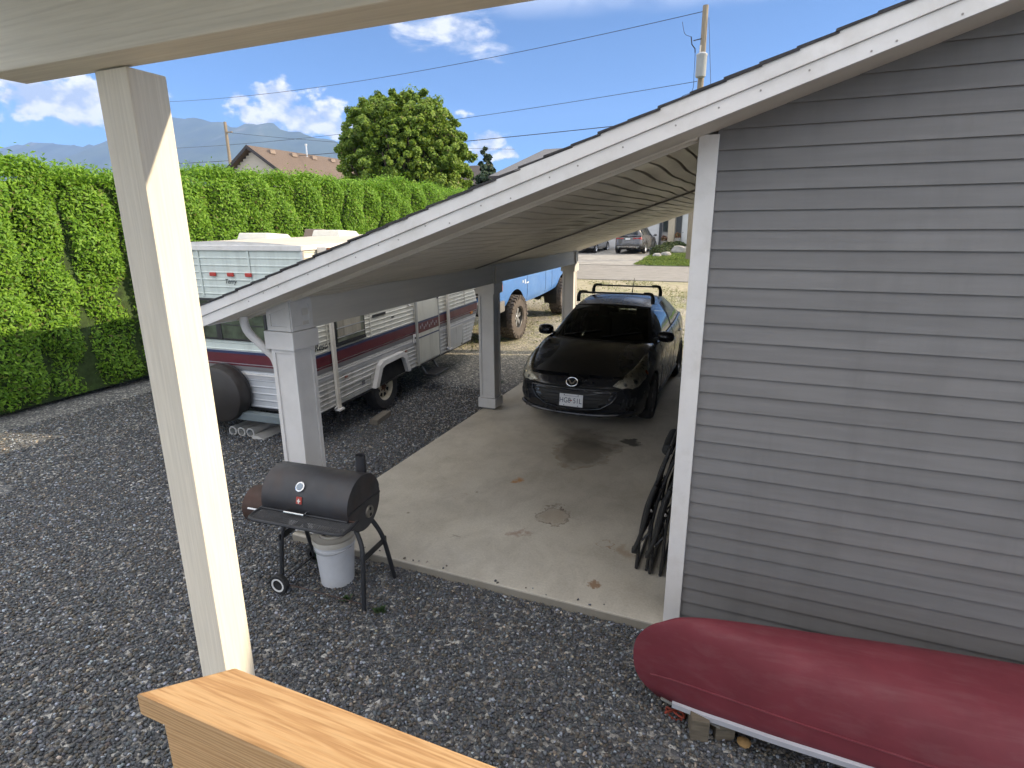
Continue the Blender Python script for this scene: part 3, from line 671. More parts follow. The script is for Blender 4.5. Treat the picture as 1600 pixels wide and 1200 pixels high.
# doors, hatches and windows on the side
tgm = M('trailer_grey_metal', (.40, .39, .36), .45, var=.08)
def door(y0, y1, z0, z1):
    d = MB().box(.012, .030, y0, y1, z0, z1).build('door', alu_c, trl, bev=.006)
    fr = MB(); fr.box(.008, .038, y0 - .045, y0 - .002, z0 - .02, z1 + .03); fr.box(.008, .034, y1 + .002, y1 + .03, z0 - .02, z1 + .03); fr.box(.008, .034, y0, y1, z1 + .002, z1 + .03)
    fr.build('door_frame', tgm, d)
    MB().box(.0305, .034, y0, y1, 1.105, 1.135).build('door_stripe', navy, d); MB().box(.0305, .034, y0, y1, .95, 1.104).build('door_stripe', mar, d); MB().box(.0305, .0335, y0, y1, .865, .885).build('door_stripe', navy, d)
    for k in range(10):
        z = 1.045 + .03 * math.sin(k * 2.1); MB().box(.0345, .036, y0 + .06 + k * .062, y0 + .09 + k * .062, z - .03, z + .015).build('door_lettering', M('letter_grey', (.32, .27, .30), .5), d)
    MB().tube([(.05, y1 - .06, 1.42), (.07, y1 - .05, 1.47), (.05, y1 - .05, 1.52)], .012, 6).build('door_handle', dk, d)
    w_ = MB().box(.031, .038, y0 + .12, y1 - .12, 1.62, 2.1).build('door_window', gz_, d)
    MB().box(.03, .034, y0 + .09, y1 - .09, 1.59, 2.13).build('window_frame', dk, d)
door(2.51, 3.24, .455, 2.22)
MB().box(.012, .03, 2.36, 2.44, .82, .96).build('switch_box', white, trl, bev=.008)
MB().lathe([(0, 0), (.014, 0), (.014, .012), (0, .012)], 10, 0, (.03, 2.40, .90)).build('switch_knob', dk, trl)
def side_window(y0, y1, z0, z1):
    wn = MB().box(.010, .026, y0, y1, z0, z1).build('window', dk, trl, bev=.004)
    MB().box(.0262, .029, y0 + .035, y1 - .03, z0 + .05, z1 - .05).build('pane', gz_, wn)
    cu = M('curtain', (.30, .27, .21), .8, var=.35, scale=14, aniso=(1, 1, .1))
    MB().box(.0293, .0305, y0 + .05, y1 - .10, z0 + .11, z1 - .05).build('curtain', cu, wn)
    for k in range(2): MB().box(.0306, .034, y0 + .03, y1 - .03, z0 + .10 + k * .115, z0 + .112 + k * .115).build('louvre_bar', alum, wn)
    MB().box(.0262, .034, y0, y1, z0, z0 + .03).build('sill', dk, wn)
side_window(.42, 1.07, 1.17, 1.72)
side_window(3.75, 4.5, 1.52, 1.95)
MB().lathe([(0, 0), (.03, 0), (.026, .02), (0, .025)], 12, 0, (.012, 2.28, 1.44)).build('porch_lamp', white, trl)
MB().box(.009, .02, 1.78, 1.83, 1.315, 1.335).build('vent_slot', dk, trl); MB().box(.009, .016, 1.28, 1.62, 1.395, 1.43).build('vent_slot', dk, trl)
for y in (.55, 1.58, 2.1): MB().box(.009, .018, y, y + .055, .735, .762).build('side_marker', M('amber_dull', (.30, .12, .08), .4), trl)
def hatch(y0, y1, z0, z1, mat):
    h = MB().box(.006, .020, y0, y1, z0, z1).build('hatch', mat, trl, bev=.004)
    f = MB(); t_ = .02; f.box(.007, .026, y0 - t_, y0, z0 - t_, z1 + t_); f.box(.007, .026, y1, y1 + t_, z0 - t_, z1 + t_); f.box(.007, .026, y0, y1, z1, z1 + t_); f.box(.007, .026, y0, y1, z0 - t_, z0)
    f.build('hatch_frame', alum, h)
    for y in (y0 + .05, y1 - .05): MB().box(.026, .034, y - .02, y + .02, z0 - .01, z0 + .02).build('latch', dk, h)
hatch(3.66, 4.22, .45, .80, alu_w); 
for (y0, y1) in ((.42, 1.13),):
    f = MB(); f.box(.008, .018, y0, y1, .62, .632); f.box(.008, .018, y0, y1, .475, .487); f.box(.008, .018, y0, y0 + .012, .487, .62); f.box(.008, .018, y1 - .012, y1, .487, .62); f.build('hatch_outline', tgm, trl)
MB().box(.009, .012, .92, .985, .545, .60).build('badge', grey_s, trl)
text_mesh('lettering', 'Wilderness', .062, grey_s, trl, (.0125, 1.13, .572), (math.pi / 2, 0, math.pi / 2), .25, .0004, sx=.9) if False else None
blk = M('letter_black', (.02, .02, .025), .5)
text_mesh('lettering', 'Resort', .125, blk, trl, (.0095, .19, 1.225), (math.pi / 2, 0, math.pi / 2), .35, .0012, sx=1.0)
text_mesh('lettering', 'Terry', .075, blk, trl, (-1.06, -.0095, 1.985), (math.pi / 2, 0, 0), .3, .0012)
# awning arms
for (y, zb, zt) in ((.335, .38, 2.28), (3.60, .46, 2.28)):
    a = MB().box(.028, .062, y - .030, y + .030, zb + .02, zt).build('awning_arm', cream, trl, bev=.005)
    MB().box(.01, .09, y - .05, y + .05, zb, zb + .03).build('arm_foot', white, a, bev=.006); MB().tube([(.03, y - .07, zb + .03), (.03, y - .02, zb + .05)], .016, 8).build('arm_knob', alum, a)
# wheel arch, wheel, step
WY, WZ, WR = 1.56, .335, .335
ar = MB(); path = [(1.15, .43), (1.30, .72), (1.40, .775), (1.95, .785), (2.06, .73), (2.16, .44)]
inn = [(1.23, .43), (1.36, .67), (1.44, .70), (1.91, .71), (1.98, .67), (2.07, .44)]
for i in range(len(path) - 1):
    a, b2, c, d = path[i], path[i + 1], inn[i + 1], inn[i]
    ar.hexa([(.0, a[0], a[1]), (.07, a[0], a[1]), (.075, d[0], d[1]), (.0, d[0], d[1]), (.0, b2[0], b2[1]), (.07, b2[0], b2[1]), (.075, c[0], c[1]), (.0, c[0], c[1])])
ar.build('wheel_arch', white, trl, weld=.0005, bev=.008)
aw2 = MB(); 
aw2.prism([(p[0], p[1]) for p in inn], 0, .003, .012); aw2.build('arch_well', M('wheel_well', (.012, .012, .012), .9), trl)
tyrem = M('tyre_rubber', (.022, .021, .022), .75, var=.25, scale=14, bump=.2, bscale=60, dirt=(.06, .055, .05))
mudt = M('tyre_muddy', (.095, .080, .070), .9, var=.35, scale=7, bump=.3, bscale=40, dirt=(.05, .042, .036), dscale=5, damt=.6)
rimm = M('rim_cream', (.55, .50, .38), .4, var=.1, scale=8, dirt=(.28, .18, .09), dscale=10, damt=.6)
rust = M('rust', (.16, .07, .035), .8, var=.3, scale=30)
def wheel(parent, loc, R, wd, rim_r, rimmat, sgn=1, knob=0, spokes=0, hubmat=None, name='wheel', tmat=None):
    """axle along local x; outer face at +x*sgn"""
    root = bpy.data.objects.new(name, None); COL.objects.link(root); root.parent = parent; root.location = loc; root.empty_display_size = .1
    h = wd / 2; r = R
    prof = [(rim_r, -h * .85), (rim_r + .02, -h), (r * .93, -h * .96), (r * .985, -h * .75), (r, -h * .45), (r, h * .45), (r * .985, h * .75), (r * .93, h * .96), (rim_r + .02, h), (rim_r, h * .85)]
    ty = MB().lathe([(a, b * sgn) for a, b in prof], 40, 0).build('tyre', tmat or tyrem, root, smooth=True)
    if knob:
        kb = MB()
        for k in range(knob):
            t0 = 2 * math.pi * k / knob
            for (dx, ph, wdt) in ((h * .80, 0, h * .38), (h * .28, .5, h * .34), (-h * .28, 0, h * .34), (-h * .80, .5, h * .38)):
                t = t0 + ph * 2 * math.pi / knob; ct, st = math.cos(t), math.sin(t); w2 = R * math.pi / knob * .62
                rl, rh = R * .965, R * 1.035; P = []
                for rr in (rl, rh):
                    for (sx_, sy_) in ((-1, -1), (1, -1), (1, 1), (-1, 1)):
                        P.append((dx + sx_ * wdt / 2, ct * rr - st * sy_ * w2, st * rr + ct * sy_ * w2))
                kb.hexa(P)
                if abs(dx) > h * .5:
                    P = []
                    for rr in (R * .86, R * 1.02):
                        for (sx_, sy_) in ((-1, -1), (1, -1), (1, 1), (-1, 1)):
                            P.append((math.copysign(h * .985, dx) + sx_ * .010, ct * rr - st * sy_ * w2 * .8, st * rr + ct * sy_ * w2 * .8))
                    kb.hexa(P)
        tag(kb.build('tread', tmat or tyrem, root), kind='stuff')
    o = h * .72 * sgn
    rp = [(0, o * .55), (rim_r * .30, o * .55), (rim_r * .42, o * .5), (rim_r * .62, o * .42), (rim_r * .80, o * .40), (rim_r * .90, o * .62), (rim_r * .955, o * 1.12), (rim_r * 1.02, o * 1.2), (rim_r * 1.03, o * 1.0), (rim_r, -o)]
    rim = MB().lathe(rp, 40, 0).build('rim', rimmat, root, smooth=True)
    hb = MB().lathe([(0, o * 1.0), (rim_r * .16, o * .98), (rim_r * .20, o * .85), (rim_r * .24, o * .5)], 16, 0).build('hub', hubmat or rimmat, root, smooth=True)
    if spokes:
        for k in range(spokes):
            t = 2 * math.pi * k / spokes + .3; ct, st = math.cos(t), math.sin(t); P = []
            # openings between spokes
            for q in (.48, .78):
                for (xx) in (0, 1):
                    pass
            w0, w1 = rim_r * .085, rim_r * .15; r0, r1 = rim_r * .50, rim_r * .76; xo = o * .47
            for (rr, ww) in ((r0, w0), (r1, w1)):
                for sy in (-1, 1): P.append((ct * rr - st * sy * ww, st * rr + ct * sy * ww))
            V8 = [(xo, *P[0]), (xo, *P[2]), (xo, *P[3]), (xo, *P[1]), (xo + .006 * sgn, *P[0]), (xo + .006 * sgn, *P[2]), (xo + .006 * sgn, *P[3]), (xo + .006 * sgn, *P[1])]
            MB().hexa(V8).build('rim_opening', M('wheel_well', (.012, .012, .012), .9), rim)
        for k in range(5):
            t = 2 * math.pi * k / 5; MB().lathe([(0, o * .75), (.011, o * .72), (.012, o * .5)], 6, 0, (0, math.cos(t) * rim_r * .32, math.sin(t) * rim_r * .32)).build('lug_nut', rust if hubmat is rust else alum, rim)
    return root
wheel(trl, (-.115, WY, WZ), WR, .19, .195, rimm, 1, spokes=8, hubmat=rust)
wheel(trl, (-TW + .115, WY, WZ), WR, .19, .195, rimm, -1, spokes=8, hubmat=rust)
MB().tube([(-.2, WY, WZ), (-TW + .2, WY, WZ)], .035, 8).build('axle', dk, trl)
for x in (-.45, -TW + .45): MB().box(x - .03, x + .03, .0, TL + .6, TB - .11, TB - .031).build('chassis_rail', dk, trl)
st = MB().box(.02, .25, 2.62, 3.12, .235, .27).build('entry_step', dk, trl, bev=.008)
for y in (2.66, 3.08): MB().hexa([(-.05, y - .012, .36), (-.02, y - .012, .36), (-.02, y + .012, .36), (-.05, y + .012, .36), (-.05, y - .012, .42), (.0, y - .012, .42), (.0, y + .012, .42), (-.05, y + .012, .42)]).build('step_bracket', dk, st)
MB().tube([(-.02, 2.66, .38), (.06, 2.66, .26)], .014, 6).build('step_bracket', dk, st); MB().tube([(-.02, 3.08, .38), (.06, 3.08, .26)], .014, 6).build('step_bracket', dk, st)
# rear: window, lamps, spare wheel cover, bumper, access door
rw = MB().box(-1.95, -.60, -.028, -.009, 1.27, 1.78).build('rear_window', dk, trl, bev=.006)
refl = M('rear_glass', (.05, .07, .045), .06, var=.6, scale=6)
for (a, c) in ((-1.93, -1.36), (-1.28, -.63)): MB().box(a, c, -.031, -.0285, 1.30, 1.75).build('pane', refl, rw)
for z in (1.46, 1.60): MB().box(-1.26, -.65, -.036, -.0315, z, z + .012).build('louvre_bar', dk, rw)
MB().box(-1.36, -1.28, -.037, -.0285, 1.28, 1.77).build('mullion', dk, rw)
lred = M('marker_red', (.45, .04, .03), .35)
for x in (-.77, -1.035, -1.30, -.16, -2.03):
    l = MB().box(x - .045, x + .045, -.030, -.009, 2.045, 2.09).build('marker_lamp', lred, trl, bev=.008)
for x in (-.22, -2.03):
    MB().box(x - .08, x + .08, -.03, -.009, .75, .84).build('tail_lamp', lred, trl, bev=.01)
sp = MB().lathe([(0, -.255), (.30, -.25), (.345, -.225), (.362, -.18), (.362, -.05), (.33, -.012), (0, -.012)], 40, 1, (-1.30, 0, .62)).build('spare_wheel_cover', M('vinyl_black', (.028, .024, .022), .5, var=.2, scale=5, bump=.3, bscale=14), trl, smooth=True)
MB().lathe([(.355, -.05), (.368, -.055), (.368, -.07), (.355, -.075)], 40, 1, (-1.30, 0, .62)).build('cover_hem', dk, sp)
MB().box(-TW + .05, -.05, -.16, -.06, .30, .40).build('rear_bumper', M('bumper_grey', (.14, .17, .18), .5, var=.1), trl, bev=.01)
for x in (-.4, -TW + .4): MB().box(x - .03, x + .03, -.07, .1, .31, .39).build('bumper_arm', dk, trl)
MB().box(-.58, -.20, -.020, -.009, .55, .86).build('rear_hatch', alu_w, trl, bev=.006)
MB().box(-.33, -.25, -.028, -.021, .80, .815).build('latch', dk, trl)
# front lamps and hitch
MB().box(.009, .03, TL + .02, TL + .12, .93, .975).build('marker_lamp', M('amber', (.60, .20, .03), .35), trl, bev=.006)
MB().tube([(-.5, TL + .3, TB - .05), (-TW / 2, TL + 1.2, TB - .05)], .035, 8).build('hitch_bar', dk, trl); MB().tube([(-TW + .5, TL + .3, TB - .05), (-TW / 2, TL + 1.2, TB - .05)], .035, 8).build('hitch_bar', dk, trl)
MB().tube([(-TW / 2, TL + 1.0, .0), (-TW / 2, TL + 1.0, .62)], .028, 8).build('jack', dk, trl)
for x in (-.7, -1.3): MB().lathe([(0, 0), (.13, .01), (.15, .06), (.15, .40), (.13, .47), (.05, .5), (0, .5)], 18, 2, (x - .1, TL + .60, TB - .01)).build('gas_bottle', white, trl, smooth=True)
for x in (-.3, -TW + .3): MB().tube([(x, .3, .43), (x, .22, 0.0)], .02, 8).build('stabiliser', dk, trl)

# block beside the trailer wheel
b_ = MB().box(-.06, .06, -.22, .22, 0, .075).build('wheel_chock', M('weathered_wood', (.16, .14, .115), .85, var=.3, scale=9, aniso=(8, 1, 8), bump=.3, bscale=30), bev=.006)
b_.location = (-4.60, 6.25, -.07); b_.rotation_euler = (0, 0, R_(10)); tag(b_, 'weathered wooden block lying on the gravel by the trailer wheel', 'block')

# white pipes on the gravel behind the trailer
pv = M('pipe_white', (.50, .49, .46), .45, var=.08, scale=6, dirt=(.3, .28, .25), dscale=4)
pin = M('pipe_inside', (.03, .03, .03), .8)
for k, lab in enumerate(('white plastic pipe nearest the carport post among the three by the trailer bumper', 'middle of the three white plastic pipes lying by the trailer bumper', 'white plastic pipe farthest from the carport post by the trailer bumper')):
    p = thing('plastic_pipe', lab, 'pipe', (-5.76 - k * .135, 5.06 - k * .015, -.07), (0, 0, R_(3)), group='pipes behind the trailer')
    MB().lathe([(.045, 0), (.058, 0), (.058, 1.5), (.045, 1.5), (.045, 0)], 20, 1, (0, 0, .06)).build('pipe_wall', pv, p, smooth=True)
    MB().lathe([(.0585, .0), (.064, .002), (.064, .08), (.0585, .085)], 20, 1, (0, 0, .06)).build('pipe_collar', pv, p)
g_ = MB().prism([(-.09, 0), (.10, 0), (.10, .02), (.0, .05), (-.09, .045)], 1, 0, 1.5).build('gutter_length', pv, bev=.004)
g_.location = (-5.60, 5.02, -.068); g_.rotation_euler = (0, 0, R_(2)); tag(g_, 'flat grey white trim length lying beside the plastic pipes', 'trim')

# vertical seams with rivet rows on the trailer skin
rv = M('rivet', (.45, .44, .42), .4, metal=.6)
for y in (.28, 1.22, 2.45, 3.30, 4.40):
    MB().box(.0085, .0125, y - .012, y + .012, 1.14, TT - .06).build('panel_seam', alu_c, trl)
for x in (-.75, -1.5):
    MB().box(x - .012, x + .012, -.0125, -.0085, 1.80, TT - .06).build('panel_seam', alu_r, trl)
# ================================================================ barbecue
bbq = thing('barbecue', 'black barrel charcoal barbecue on wheels standing on the gravel', 'barbecue', (-2.645, 2.93, -.07), (0, 0, R_(4)))
bk = M('grill_black', (.026, .027, .031), .48, var=.25, scale=7, dirt=(.065, .035, .022), dscale=3.2, damt=.45)
bk2 = M('grill_black_frame', (.018, .019, .022), .5, var=.2, scale=9)
grust = M('grill_rust', (.055, .028, .020), .75, var=.35, scale=9, dirt=(.025, .022, .022), dscale=6)
BR, BL, BZc = .205, .35, .735            # radius, half length, axis height
cyy = -.02; BXO = -.05
def half_barrel(name, a0, a1, r, mat):
    b = MB(); n = 26
    V = []; F = []
    for xx in (-BL + BXO, BL + BXO):
        for k in range(n + 1):
            t = a0 + (a1 - a0) * k / n; V.append((xx, cyy + math.cos(t) * r, BZc + math.sin(t) * r))
    for k in range(n): F.append((k, k + 1, n + 1 + k + 1, n + 1 + k))
    F.append(tuple(range(n + 1))); F.append(tuple(range(n + 1, 2 * n + 2))[::-1])
    return mesh_obj(name, V, F, mat, bbq, auto=.6, bev=0)
CUT = R_(-20)
lid = half_barrel('lid', CUT + R_(32), CUT + R_(212), BR, bk)
tray = half_barrel('barrel', CUT + R_(212), CUT + R_(392), BR - .005, bk)
MB().tube([(-BL + BXO, cyy - .003 + math.cos(CUT + R_(212)) * (BR + .004), BZc + math.sin(CUT + R_(212)) * (BR + .004)), (BL + BXO, cyy - .003 + math.cos(CUT + R_(212)) * (BR + .004), BZc + math.sin(CUT + R_(212)) * (BR + .004))], .007, 6).build('lid_rim', bk2, lid)
t_ = R_(145); yh, zh = cyy + math.cos(t_) * BR, BZc + math.sin(t_) * BR
nrm = Vector((0, math.cos(t_), math.sin(t_)))
def on_lid(x, ang, out=0): return Vector((x + BXO, cyy + math.cos(ang) * (BR + out), BZc + math.sin(ang) * (BR + out)))
def disc_on(x, ang, r, h, name, mat, parent, n=18):
    c = on_lid(x, ang, -.002); nn = Vector((0, math.cos(ang), math.sin(ang))); ax = Vector((1, 0, 0)); ay = nn.cross(ax)
    V = []; 
    for (rr, hh) in ((r, 0), (r, h), (r * .85, h + .002)):
        for k in range(n):
            q = 2 * math.pi * k / n; V.append(c + (ax * math.cos(q) + ay * math.sin(q)) * rr + nn * hh)
    F = [(i * n + k, i * n + (k + 1) % n, (i + 1) * n + (k + 1) % n, (i + 1) * n + k) for i in range(2) for k in range(n)] + [tuple(range(2 * n, 3 * n))]
    return mesh_obj(name, V, F, mat, parent)
th = disc_on(-.04, R_(140), .035, .014, 'thermometer', M('chrome', (.6, .6, .6), .2, metal=1), lid)
disc_on(-.04, R_(140), .026, .0175, 'dial', M('dial_blue', (.20, .25, .30), .3), th)
def plate_on(x, ang, w, h, th_, name, mat, parent):
    c = on_lid(x, ang, .001); nn = Vector((0, math.cos(ang), math.sin(ang))); ax = Vector((1, 0, 0)); ay = nn.cross(ax)
    V = [c + ax * sx * w + ay * sy * h + nn * z for z in (-.004, th_) for (sx, sy) in ((-1, -1), (1, -1), (1, 1), (-1, 1))]
    return MB().hexa(V).build(name, mat, parent)
bd = plate_on(-.03, R_(165), .022, .024, .005, 'badge', M('badge_red', (.38, .045, .03), .4), lid)
for (w_, h_) in ((.013, .004), (.004, .016)): plate_on(-.03, R_(166), w_, h_, .0075 if w_ > .01 else .008, 'badge_mark', M('badge_white', (.7, .68, .62), .5), bd)
ha = R_(186); p0 = on_lid(-.13, ha, -.004); p1 = on_lid(-.13, ha, .04); p2 = on_lid(.03, ha, .04); p3 = on_lid(.03, ha, -.004)
MB().tube([p0, p1, p2, p3], .007, 8).build('handle', M('chrome', (.6, .6, .6), .2, metal=1), lid)
# chimney at the right back
ch = MB().lathe([(.033, 0), (.036, 0), (.036, .14), (.033, .14), (.033, 0)], 20, 2, (.265 + BXO, .10, BZc + .16)).build('chimney', bk, bbq, smooth=True)
MB().lathe([(0, .174), (.043, .172), (.044, .166), (0, .166)], 20, 2, (.265, .10, BZc + .19)).build('chimney_cap', bk2, ch) if False else None
# air vent wheel on the right end
av = MB().lathe([(0, .012), (.042, .012), (.046, .004), (.046, 0)], 24, 0, (BL + BXO, cyy + .05, BZc - .09)).build('air_vent', M('vent_steel', (.22, .20, .17), .5, metal=.5, var=.2), bbq, smooth=True)
for s in (-1, 1): MB().lathe([(0, .0135), (.013, .0135), (.013, .010)], 12, 0, (BL + BXO, cyy + .05 + s * .0, BZc - .09 + s * .022)).build('vent_hole', M('wheel_well', (.012, .012, .012), .9), av)
MB().box(BL + BXO, BL + BXO + .004, cyy - .19, cyy + .20, BZc - .012, BZc + .004).build('end_seam', bk2, bbq)
# front shelf: bent tube frame with wire mesh
zs = BZc - .06; y0 = cyy - .195; y1 = cyy - .345
fr = spline([(-BL - .06, y0 + .03, zs + .01), (-BL - .06, y1 + .05, zs), (-BL, y1, zs), (0, y1, zs), (BL - .06, y1, zs), (BL - .0, y1 + .05, zs), (BL - .0, y0 + .03, zs + .01)], 5)
sh = MB().tube(fr, .012, 8).build('front_shelf', bk2, bbq, smooth=True)
ms = MB()
for k in range(58):
    x = -BL - .045 + k * .0123; ms.tube([(x, y0 + .02, zs + .004), (x, y1 + .008, zs + .001)], .0027, 4)
for k in range(15):
    y = y1 + .01 + k * .0115; ms.tube([(-BL - .05, y, zs + .005), (BL - .01, y, zs + .005)], .0027, 4)
ms.build('shelf_mesh', bk2, sh)
MB().tube([(-BL - .06, y0 + .01, zs + .012), (BL, y0 + .01, zs + .012)], .008, 6).build('shelf_bar', grust, sh)
# small side firebox on the left
fb = MB(); r2 = .135; n = 20
fb.lathe([(0, -.26), (r2, -.26), (r2, 0), (0, 0)], 22, 0, (-BL + BXO, cyy + .0, BZc - .15)); fbo = fb.build('firebox', grust, bbq, auto=.6)
MB().tube([(-BL - .22, cyy - r2 - .03, BZc - .10), (-BL - .10, cyy - r2 - .03, BZc - .10)], .007, 6).build('firebox_handle', alum, fbo)
# legs: two bent front to back frames and a lower rack
def leg(p, name='leg'): return MB().tube(spline(p, 4), .0165, 10).build(name, bk2, bbq, smooth=True)
LX = .335
leg([(LX - .07, -.10, BZc - .165), (LX - .01, -.13, BZc - .27), (LX + .01, -.16, BZc - .40), (LX + .02, -.205, .0)])
leg([(LX - .07, .08, BZc - .165), (LX - .01, .11, BZc - .29), (LX + .01, .14, BZc - .42), (LX + .02, .215, .0)])
leg([(-LX + .02, -.10, BZc - .17), (-LX, -.13, BZc - .28), (-LX - .01, -.15, BZc - .40), (-LX - .01, -.185, .075)])
leg([(-LX + .02, .08, BZc - .17), (-LX, .11, BZc - .30), (-LX - .01, .13, BZc - .42), (-LX - .01, .19, .075)])
MB().box(LX - .006, LX + .006, -.165, .165, .34, .385).build('cross_bar', bk2, bbq, bev=.003); MB().box(-LX - .014, -LX - .002, -.165, .165, .40, .445).build('cross_bar', bk2, bbq, bev=.003)
for y in (-.115,): MB().tube([(-LX - .01, y - .08, .075), (LX + .015, y - .085, .05)], .004, 5).build('rack_wire', grust, bbq)
MB().tube([(-LX - .01, -.21, .075), (-LX - .01, .21, .075)], .007, 6).build('axle', bk2, bbq)
for y, s in ((-.215, -1), (.205, 1)):
    wr = bpy.data.objects.new('wheel', None); COL.objects.link(wr); wr.parent = bbq; wr.location = (-LX - .01, y, .075)
    MB().lathe([(.045, -.02), (.072, -.021), (.076, -.012), (.076, .012), (.072, .021), (.045, .02)], 26, 1).build('tyre', M('plastic_black', (.02, .02, .021), .6), wr, smooth=True)
    MB().lathe([(0, s * .014), (.03, s * .016), (.033, s * .012), (.046, s * .012), (.046, -s * .01)], 26, 1).build('hub', M('plastic_black', (.02, .02, .021), .6), wr)
    MB().lathe([(.040, s * .0215), (.053, s * .0225), (.054, s * .019), (.040, s * .018)], 26, 1).build('trim_ring', M('ring_white', (.62, .62, .60), .4), wr)

# ================================================================ bucket below the barbecue
bu = thing('bucket', 'white plastic bucket with green label under the barbecue', 'bucket', (-2.69, 2.985, -.07))
bw = M('bucket_white', (.56, .57, .59), .4, var=.05, scale=4, dirt=(.42, .42, .42), dscale=5)
bcr = M('bucket_lid_cream', (.52, .49, .43), .5, var=.08, scale=6, dirt=(.36, .32, .25), dscale=6)
MB().lathe([(0, .004), (.115, 0), (.122, .006), (.142, .30), (.148, .302), (.148, .315), (.143, .318), (.144, .352), (.151, .354), (.152, .37), (.140, .372), (.138, .34), (.112, .02), (0, .02)], 36, 2).build('pail', bw, bu, smooth=True)
MB().lathe([(.1485, .385), (.158, .384), (.160, .366), (.157, .345), (.1545, .345), (.154, .375), (.10, .378), (.098, .392), (.106, .398), (.150, .392)], 36, 2).build('lid_rim', bcr, bu, smooth=True)
sp_ = []
for k in range(60):
    t = k / 59; a = t * 4.4 * math.pi; r = .125 - .085 * t; sp_.append((math.cos(a) * r, math.sin(a) * r, .385 + .025 * t))
rl_ = MB()
for k in range(59):
    p, q = sp_[k], sp_[k + 1]; rl_.add([(p[0], p[1], .36), (q[0], q[1], .36), (q[0], q[1], q[2] + .015), (p[0], p[1], p[2] + .015), (p[0] * .86, p[1] * .86, .36), (q[0] * .86, q[1] * .86, .36), (q[0] * .86, q[1] * .86, q[2] + .015), (p[0] * .86, p[1] * .86, p[2] + .015)], [(0, 1, 2, 3), (7, 6, 5, 4), (3, 2, 6, 7)])
rl_.build('rolled_mat', bcr, bu, weld=.0003)
lb = MB(); a0, a1 = R_(205), R_(238); n = 8
def lab(u, v):
    a = a0 + (a1 - a0) * u; z = .255 + .035 * v; r = .122 + (z - .006) / .294 * .020 + .0012; return (math.cos(a) * r, math.sin(a) * r, z)
MB().grid(lab, 10, 2).build('label', M('label_green', (.03, .22, .10), .5), bu)
hnd = [(math.cos(a) * (.157 - .012 * abs(math.sin(a))), math.sin(a) * .153, .325 - abs(math.sin(a)) * .03) for a in np.linspace(math.pi, 2 * math.pi, 24)]
MB().tube(hnd, .0025, 5).build('bail_handle', M('wire_grey', (.3, .3, .3), .4, metal=.8), bu)

# ================================================================ folded lounge chairs against the wall
def lounger(name, label, dy, dx, seedv):
    t = thing(name, label, 'folding chair', (-.60 + dx, 3.86 + dy, 0), group='folded chairs against the house wall')
    tubm = M('chair_tube', (.022, .022, .023), .32, var=.15, scale=6, spec=.6); fab = M('chair_sling', (.016, .017, .018), .75, var=.3, scale=20, bump=.3, bscale=120)
    # side frames run up and back, leaning towards the wall at +x
    L = .95
    for s, yo in ((0, 0.0), (1, .60)):
        a = spline([(.0, yo, .016), (.005, yo + .0, .10), (.015, yo, .30), (.05, yo, .55), (.13, yo, .80), (.19, yo, 1.02)], 5)
        MB().tube(a, .0135, 9).build('side_rail', tubm, t, smooth=True)
        b = spline([(.075, yo + .02, .016), (.085, yo + .02, .18), (.095, yo + .02, .42), (.14, yo + .02, .66), (.215, yo + .02, .92)], 5)
        MB().tube(b, .0125, 9).build('back_rail', tubm, t, smooth=True)
        c = spline([(-.02, yo - .015, .17), (.035, yo - .015, .36), (.075, yo - .015, .60), (.11, yo - .015, .72)], 5)
        MB().tube(c, .018, 9).build('armrest', M('arm_black', (.018, .018, .018), .45), t, smooth=True)
        MB().tube([(.01, yo - .01, .30), (.09, yo + .03, .50)], .009, 6).build('brace', tubm, t); MB().tube([(-.005, yo - .012, .21), (.10, yo + .03, .35)], .008, 6).build('brace', tubm, t)
        for (x, z) in ((.045, .44), (.085, .52), (.02, .26)):
            MB().lathe([(0, -.022), (.013, -.02), (.014, .02), (0, .022)], 9, 1, (x, yo, z)).build('pivot', M('chrome', (.6, .6, .6), .2, metal=1), t)
        MB().box(-.04, .012, yo - .025, yo + .02, .145, .19).build('bracket', M('arm_black', (.018, .018, .018), .45), t, bev=.008)
    for (x, z) in ((.0, .016), (.075, .016), (.19, 1.02), (.215, .92)): MB().tube([(x, 0, z), (x, .62, z)], .012, 8).build('cross_tube', tubm, t)
    def sl(u, v):
        z = .28 + u * .66; return (.028 + (z - .28) ** 1.6 * .27 + .018 * math.sin(v * math.pi), .01 + v * .58, z)
    o = MB().grid(sl, 14, 10); o2 = MB(); 
    o.build('sling', fab, t, smooth=True)
    MB().lathe([(0, -.2), (.04, -.19), (.045, 0), (.04, .19), (0, .2)], 12, 1, (.155, .30, .95)).build('head_pillow', fab, t, smooth=True)
    return t
lounger('folded_chair', 'folded black lounge chair farther from the house wall, outermost of two', 0, 0, 1)
lounger('folded_chair', 'folded black lounge chair closest to the white corner trim', -.03, .105, 2)

